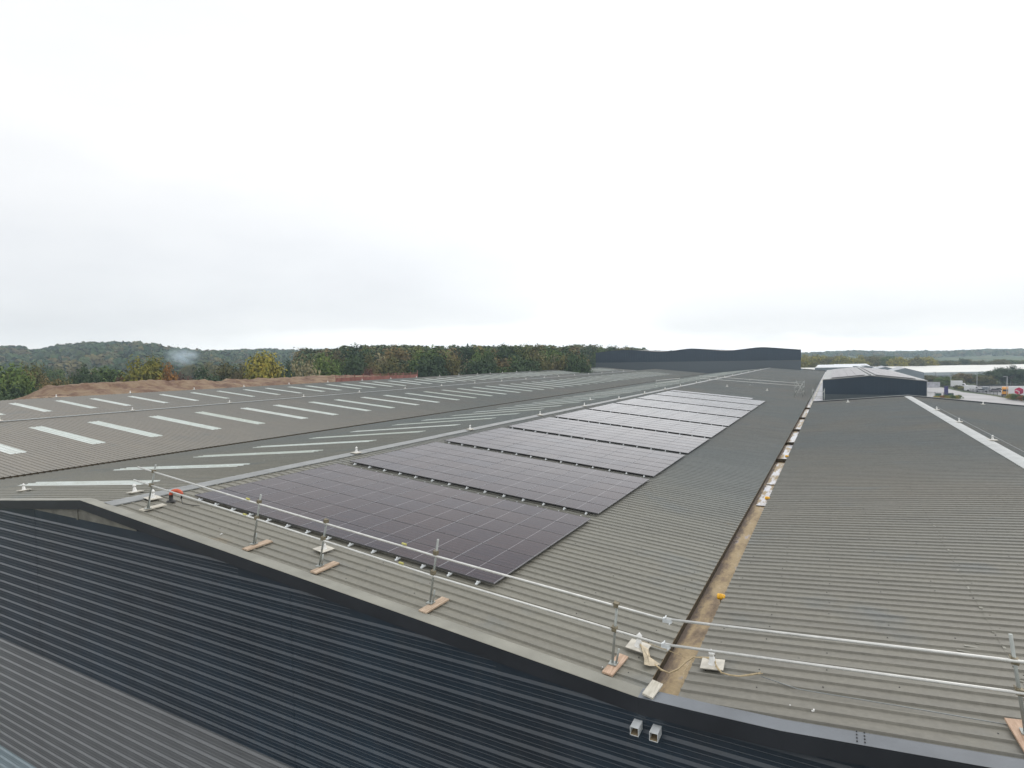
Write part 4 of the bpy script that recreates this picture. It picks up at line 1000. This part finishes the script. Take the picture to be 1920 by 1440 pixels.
van(51.3, 344, -.25, 'white', 'white box van parked farthest back at the road bend', 6.4, 2.6, True)
van(51.4, 315, .1, 'white', 'white panel van at the left end of the parked row', 5.2, 2.4)
van(55.6, 312, 1.2, 'grey', 'dark grey van parked third in the row', 4.9, 2.1)
car(53.6, 308.5, -.2, 'silver', 'silver grey car beside the white panel van')
car(58.6, 310.5, -.2, 'mauve', 'dark mauve car in the middle of the parked row')
car(61.5, 306, -.2, 'white', 'white car near the right end of the parked row')
car(60.5, 314.5, -.1, 'black', 'black car behind the white one in the parked row')
car(65.5, 306.5, -.2, 'black', 'black car at the right end of the parked row')
# orange tractor unit
t = thing('lorry_cab', 'bright orange-yellow lorry cab parked left of the white trailer', 'lorry', (55.6, 279, GZ+.01), None, (0, 0, -1.7))
mb = MB(); xprism(mb, [(-1.1, .9), (1.15, .9), (1.2, 1.9), (1.05, 3.0), (.8, 3.5), (-1.1, 3.6)], 2.4); lpart('cab', mb, PAINT['orange'], t)
mb = MB(); mb.box((1.16, 0, 2.3), (.06, 2.1, .75), M=Matrix.Rotation(-.12, 3, 'Y')); mb.box((.3, 1.205, 2.3), (.8, .02, .7)); mb.box((.3, -1.205, 2.3), (.8, .02, .7)); lpart('windscreen', mb, glassm, t)
mb = MB(); mb.bb(-3.6, 1.1, -1.1, 1.1, .5, .9); mb.bb(1.0, 1.22, -1.2, 1.2, .4, .95); lpart('chassis', mb, PAINT['black'], t); wheels(t, 6.2, 2.3, .5)
# trailer with cube logo
tr = thing('lorry_trailer', 'white box trailer with a magenta cube emblem at the right picture edge', 'trailer', (60.2, 265.2, GZ+.01), None, (0, 0, -.28))
mb = MB(); mb.bb(-6.6, 6.8, -1.25, 1.25, 1.1, 4.25); lpart('trailer_body', mb, PAINT['white'], tr)
mb = MB(); mb.bb(-6.5, 6.5, -.9, .9, .7, 1.1); mb.bb(-4, -3.8, -.9, .9, 0.05, .9); lpart('chassis', mb, PAINT['black'], tr)
for xx in (3.2, 4.5, 5.8):
    for s in (-1, 1):
        mb = MB(); mb.tube([(xx, s*.9, .5), (xx, s*1.2, .5)], .5, 14); lpart('wheel', mb, tyre, tr)
mag = plain('magenta_emblem', (.55, .015, .09), .4, vary=.04); magd = plain('dark_magenta_emblem', (.36, .01, .07), .4, vary=.04)
cx, cz, s = -3.7, 2.75, 1.32; yy = -1.256
hexp = [(cx+s*math.sin(PI/3*k), cz+s*math.cos(PI/3*k)) for k in range(6)]
mb = MB()
mb.poly([(cx, yy, cz), (hexp[5][0], yy, hexp[5][1]), (hexp[0][0], yy, hexp[0][1]), (hexp[1][0], yy, hexp[1][1])], 0)
mb.poly([(cx, yy, cz), (hexp[1][0], yy, hexp[1][1]), (hexp[2][0], yy, hexp[2][1]), (hexp[3][0], yy, hexp[3][1])], 1)
mb.poly([(cx, yy, cz), (hexp[3][0], yy, hexp[3][1]), (hexp[4][0], yy, hexp[4][1]), (hexp[5][0], yy, hexp[5][1])], 0)
mb.v = [tuple(p) for p in mb.v]
def band(a, b, w, m):
    d = (Vector(b)-Vector(a)).normalized(); n_ = Vector((-d.y, d.x))*w/2
    mb.poly([(a[0]-n_.x, yy-.006, a[1]-n_.y), (b[0]-n_.x, yy-.006, b[1]-n_.y), (b[0]+n_.x, yy-.006, b[1]+n_.y), (a[0]+n_.x, yy-.006, a[1]+n_.y)], m)
band((cx-.95, cz+.32), (cx+.12, cz-.2), .2, 2); band((cx+.05, cz-.16), (cx+.05, cz-.95), .2, 2)
lpart('cube_emblem', mb, [mag, magd, PAINT['white']], tr)
# totem, bins, fence, posts
t = thing('totem_sign', 'dark blue totem sign standing in the planting by the entrance road', 'sign', (36.3, 269.5, GZ)); mb = MB(); mb.bb(35.7, 36.9, 269.3, 269.7, GZ+.15, GZ+4.1); part('sign_board', mb, plain('indigo_sign', (.03, .025, .13), .4), t); mb = MB(); mb.bb(35.6, 37.0, 269.2, 269.8, GZ, GZ+.15); part('plinth', mb, M['midgrey'], t)
for i, (x, y, w) in enumerate(((34.2, 271.5, 1.7), (36.0+2.1, 272.5, 1.6))):
    t = thing('waste_bin', ['dark green wheeled bin left of the blue totem', 'dark green wheeled bin right of the blue totem'][i], 'bin', (x, y, GZ)); mb = MB(); mb.bb(x-w/2, x+w/2, y-.6, y+.6, GZ+.15, GZ+1.3); part('bin_body', mb, plain('green_bin', (.03, .1, .06), .5), t); mb = MB(); mb.bb(x-w/2-.05, x+w/2+.05, y-.65, y+.65, GZ+1.3, GZ+1.4); part('lid', mb, PAINT['black'], t)
def fence(name, p0, p1, h, label, step=2.6, bars=True, mt=None):
    t = thing(name, label, 'fence', (p0[0], p0[1], GZ)); a = Vector((*p0, GZ)); b = Vector((*p1, GZ)); L = (b-a).length; n = max(1, int(L/step)); mt = mt or PAINT['black']
    for i in range(n+1):
        p = a.lerp(b, i/n); mb = MB(); mb.bb(p.x-.06, p.x+.06, p.y-.06, p.y+.06, GZ, GZ+h); part('fence_post', mb, mt, t)
    mb = MB()
    for hh in (.3, h-.15): mb.tube([a+Vector((0, 0, hh)), b+Vector((0, 0, hh))], .035, 4)
    k = 0
    while k < L:
        p = a+(b-a)*k/L; mb.bb(p.x-.018, p.x+.018, p.y-.018, p.y+.018, GZ+.15, GZ+h); k += .45
    part('railing_bars', mb, mt, t)
fence('railing', (29.5, 262), (36.4, 257), 2.4, 'black vertical-bar railing between the navy unit and the entrance road')
fence('railing', (53.8, 263), (59.5, 236), 2.0, 'black vertical-bar railing in front of the white trailer')
fence('railing', (49.2, 306), (54.2, 285), 1.6, 'dark railing along the near side of the car park')
fence('board_fence', (64, 377), (128, 366), 2.2, 'long dark fence at the back of the car park under the hedge', 4)
t = thing('retaining_wall', 'low pale concrete wall beside the road behind the navy unit', 'wall', (41, 345, GZ)); mb = MB(); mb.bb(35, 44.2, 346, 346.4, GZ, GZ+2.6); part('wall_panel', mb, M['membrane'], t)
def lamp(x, y, h, label, col='silver'):
    t = thing('street_lamp', label, 'street lamp', (x, y, GZ), 'lamp posts around the car park')
    mb = MB(); mb.tube([(x, y, GZ), (x, y, GZ+h)], [.14, .09], 8); part('pole', mb, PAINT[col], t)
    mb = MB(); mb.box((x-.5, y, GZ+h+.03), (1.1, .3, .14)); part('lamp_head', mb, PAINT['silver'], t)
for x, y, h, l, c in ((47.9, 385, 6, 'pale lamp post left of the hedge, behind the low wall', 'silver'), (47.1, 384, 6.3, 'black post left of the hedge, behind the low wall', 'black'), (58.9, 350, 6.2, 'pale lamp post standing behind the parked row', 'silver'), (54.4, 272, 7.6, 'tall pale lamp post beside the orange lorry cab', 'silver'), (76.3, 374, 7.8, 'tallest distant lamp post left of the trailer, before the bushes', 'silver'), (78.6, 377, 5.8, 'shorter distant lamp post next to the tallest one', 'silver'), (49.2, 352, 5.2, 'thin lamp post above the white box van', 'silver')): lamp(x, y, h, l, c)
# planting
sh = [(31.6, 255.5, 'yellow'), (33.2, 256.2, 'orange'), (34.6, 256.6, 'yellow'), (36.3, 257.6, 'green'), (37.6, 259, 'yellow'), (38.9, 261.5, 'green'), (35.4, 262, 'green'), (53.4, 262, 'yellow'), (54.3, 258.5, 'green'), (54.9, 255, 'orange'), (55.5, 251.5, 'dark'), (56.3, 247, 'yellow'), (50.2, 318, 'olive'), (49.6, 324, 'yellow'), (49, 330, 'olive')]
for i, (x, y, k) in enumerate(sh):
    grp = 0 if i < 7 else (1 if i < 12 else 2)
    tree(x, y, GZ, GZ+[1.5, 1.9, 1.6][grp]+random.uniform(-.2, .5), [1.2, 1.5, 2.2][grp], k, '%s low shrub, %s in the planting %s' % (CN[k], ordn(i-[0, 7, 12][grp]), ['around the blue totem', 'along the railing before the trailer', 'beside the white box van'][grp]), 'shrub', 'shrub', 'low planting by the road', .0)

# ================================================================== SMOKE AND HAZE
def volmat(name, col, dens, nscale=None):
    m = bpy.data.materials.new(name); m.use_nodes = True; nt = m.node_tree; nt.nodes.remove(nt.nodes['Principled BSDF'])
    v = N(nt, 'ShaderNodeVolumePrincipled'); v.inputs['Color'].default_value = (*col, 1); v.inputs['Density'].default_value = dens
    nt.links.new(v.outputs[0], nt.nodes['Material Output'].inputs['Volume'])
    return m, nt, v
SM = MB(); c0 = at(342, 669, 300); rg = random.Random(4)
SM.lathe([(.5, -6.), (3.5, -5.), (6.5, -3), (9.5, -.5), (11, 2), (10, 4.2), (5, 6.)], 20, 0, tuple(c0))
sm = solo('smoke', SM, volmat('bonfire_smoke', (.74, .86, .96), .045)[0], 'pale blue smoke drifting up from behind the trees at the left', 'smoke', kind='stuff', loc=tuple(c0))
nt = sm.data.materials[0].node_tree; v = [n for n in nt.nodes if n.type == 'PRINCIPLED_VOLUME'][0]
f = noisen(nt, coords(nt, (.2, .2, .34)), 1., 5, .65)
mr = N(nt, 'ShaderNodeMapRange'); mr.inputs[1].default_value = .4; mr.inputs[2].default_value = .68; mr.inputs[3].default_value = .0; mr.inputs[4].default_value = .3
nt.links.new(f, mr.inputs[0])
ln = N(nt, 'ShaderNodeVectorMath', operation='LENGTH'); nt.links.new(coords(nt, (1/10.5, 1/10.5, 1/6)), ln.inputs[0])
fo = N(nt, 'ShaderNodeMapRange'); fo.interpolation_type = 'SMOOTHSTEP'; fo.inputs[1].default_value = .1; fo.inputs[2].default_value = .98; fo.inputs[3].default_value = 1.; fo.inputs[4].default_value = 0.; nt.links.new(ln.outputs['Value'], fo.inputs[0])
pr_ = N(nt, 'ShaderNodeMath', operation='MULTIPLY'); nt.links.new(mr.outputs[0], pr_.inputs[0]); nt.links.new(fo.outputs[0], pr_.inputs[1]); nt.links.new(pr_.outputs[0], v.inputs['Density'])
hz = MB(); hz.bb(-1700, 1500, -120, 2450, GZ-1.5, 62)
solo('haze', hz, volmat('pale_haze', (.7, .84, .98), .0003)[0], kind='stuff')

# ================================================================== WORLD, SUN, CAMERA
w = bpy.data.worlds.new('World'); sc.world = w; w.use_nodes = True; nt = w.node_tree
bg = nt.nodes['Background']
SUN_EL, SUN_AZ = R(42), R(25)      # azimuth measured from +Y towards +X
sky = N(nt, 'ShaderNodeTexSky', sky_type='NISHITA'); sky.sun_disc = False; sky.sun_elevation = SUN_EL; sky.sun_rotation = SUN_AZ
tc = N(nt, 'ShaderNodeTexCoord')
sx = N(nt, 'ShaderNodeSeparateXYZ'); nt.links.new(tc.outputs['Generated'], sx.inputs[0])
def wm(op, a, b_=None, c=None):
    n_ = N(nt, 'ShaderNodeMath', operation=op)
    for i, q in enumerate((a, b_, c)):
        if q is None: continue
        if isinstance(q, (int, float)): n_.inputs[i].default_value = q
        else: nt.links.new(q, n_.inputs[i])
    return n_.outputs[0]
el = wm('MAXIMUM', sx.outputs[2], 0)
cmb = N(nt, 'ShaderNodeCombineXYZ'); nt.links.new(sx.outputs[0], cmb.inputs[0]); nt.links.new(sx.outputs[1], cmb.inputs[1]); nt.links.new(wm('MULTIPLY', sx.outputs[2], 3.2), cmb.inputs[2])
n1 = noisen(nt, cmb.outputs[0], 1.7, 6, .5)
n2 = noisen(nt, cmb.outputs[0], 4.5, 5, .55)
def sm(v_, lo, hi, a=0., b_=1.):
    mr = N(nt, 'ShaderNodeMapRange'); mr.interpolation_type = 'SMOOTHSTEP'
    for q, x_ in zip((1, 2, 3, 4), (lo, hi, a, b_)): mr.inputs[q].default_value = x_
    nt.links.new(v_, mr.inputs[0]); return mr.outputs[0]
def azim(px, lo, hi):
    d = at(px, 600, 1); d = Vector((d.x, d.y, 0)).normalized()
    vm = N(nt, 'ShaderNodeVectorMath', operation='DOT_PRODUCT'); nt.links.new(tc.outputs['Generated'], vm.inputs[0]); vm.inputs[1].default_value = d
    return sm(vm.outputs['Value'], lo, hi)
elw = wm('ADD', el, wm('MULTIPLY', wm('SUBTRACT', n1, .5), .16))
band1 = wm('MULTIPLY', sm(elw, .015, .09), sm(elw, .1, .36, 1., 0.))
left = azim(430, .8, .985)
band2 = wm('MULTIPLY', sm(elw, .01, .06), sm(elw, .06, .2, 1., 0.))
right = azim(1750, .86, .99)
high = wm('MULTIPLY', azim(-200, .45, .95), sm(el, .1, .5))
cl = wm('ADD', wm('MULTIPLY', wm('MULTIPLY', band1, left), .68), wm('ADD', wm('MULTIPLY', wm('MULTIPLY', band2, right), .5), wm('MULTIPLY', high, .22)))
cl = wm('ADD', cl, wm('MULTIPLY', wm('SUBTRACT', n2, .5), wm('ADD', wm('MULTIPLY', cl, .7), .12)))
cc = ramp(nt, cl, [(.0, (.88, .88, .88)), (.25, (.79, .795, .8)), (.6, (.715, .725, .74)), (1., (.61, .62, .64))])
mul = N(nt, 'ShaderNodeVectorMath', operation='SCALE'); nt.links.new(sky.outputs[0], mul.inputs[0]); mul.inputs['Scale'].default_value = .1
cc2 = mixc(nt, sm(el, .0, .055, .85, 0.), cc, (1.06, 1.05, 1.03))
glow = N(nt, 'ShaderNodeVectorMath', operation='SCALE'); nt.links.new(cc2, glow.inputs[0])
nt.links.new(wm('ADD', wm('MULTIPLY', wm('MULTIPLY', wm('MULTIPLY', azim(1380, .45, 1.), sm(el, .12, .6, 1., 0.)), sm(cl, .0, .3, 1., .25)), .36), 1), glow.inputs['Scale']); cc2 = glow.outputs[0]   # thin bright cloud where the sun stands
fin = mixc(nt, .93, mul.outputs[0], cc2)
nt.links.new(fin, bg.inputs[0]); bg.inputs[1].default_value = 1.0
sl = bpy.data.lights.new('sun', 'SUN'); sl.energy = .6; sl.angle = R(35); sl.color = (1, .97, .93)
so = bpy.data.objects.new('sun', sl); COL.objects.link(so)
sd = Vector((math.sin(SUN_AZ)*math.cos(SUN_EL), math.cos(SUN_AZ)*math.cos(SUN_EL), math.sin(SUN_EL)))
so.rotation_euler = sd.to_track_quat('Z', 'Y').to_euler()
cam = bpy.data.cameras.new('camera'); co_ = bpy.data.objects.new('camera', cam); COL.objects.link(co_)
cam.sensor_width = 36; cam.lens = FPX/1920*36; cam.clip_end = 12000; cam.clip_start = .1
co_.matrix_world = Matrix((( CR.x, CU.x, -CF.x, 0), (CR.y, CU.y, -CF.y, 0), (CR.z, CU.z, -CF.z, 0), (0, 0, 0, 1)))
sc.camera = co_
# lift everything so that the ground is z = 0
for o in list(COL.objects):
    if o.parent is None and o.type != 'LIGHT':
        if o is co_: o.matrix_world = Matrix.Translation((0, 0, -GZ)) @ o.matrix_world
        else: o.location.z -= GZ
sc.view_settings.view_transform = 'Standard'; sc.view_settings.look = 'None'; sc.view_settings.exposure = .4; sc.view_settings.gamma = 1
sc.cycles.volume_step_rate = 1.0; sc.cycles.max_bounces = 6; sc.cycles.volume_bounces = 1
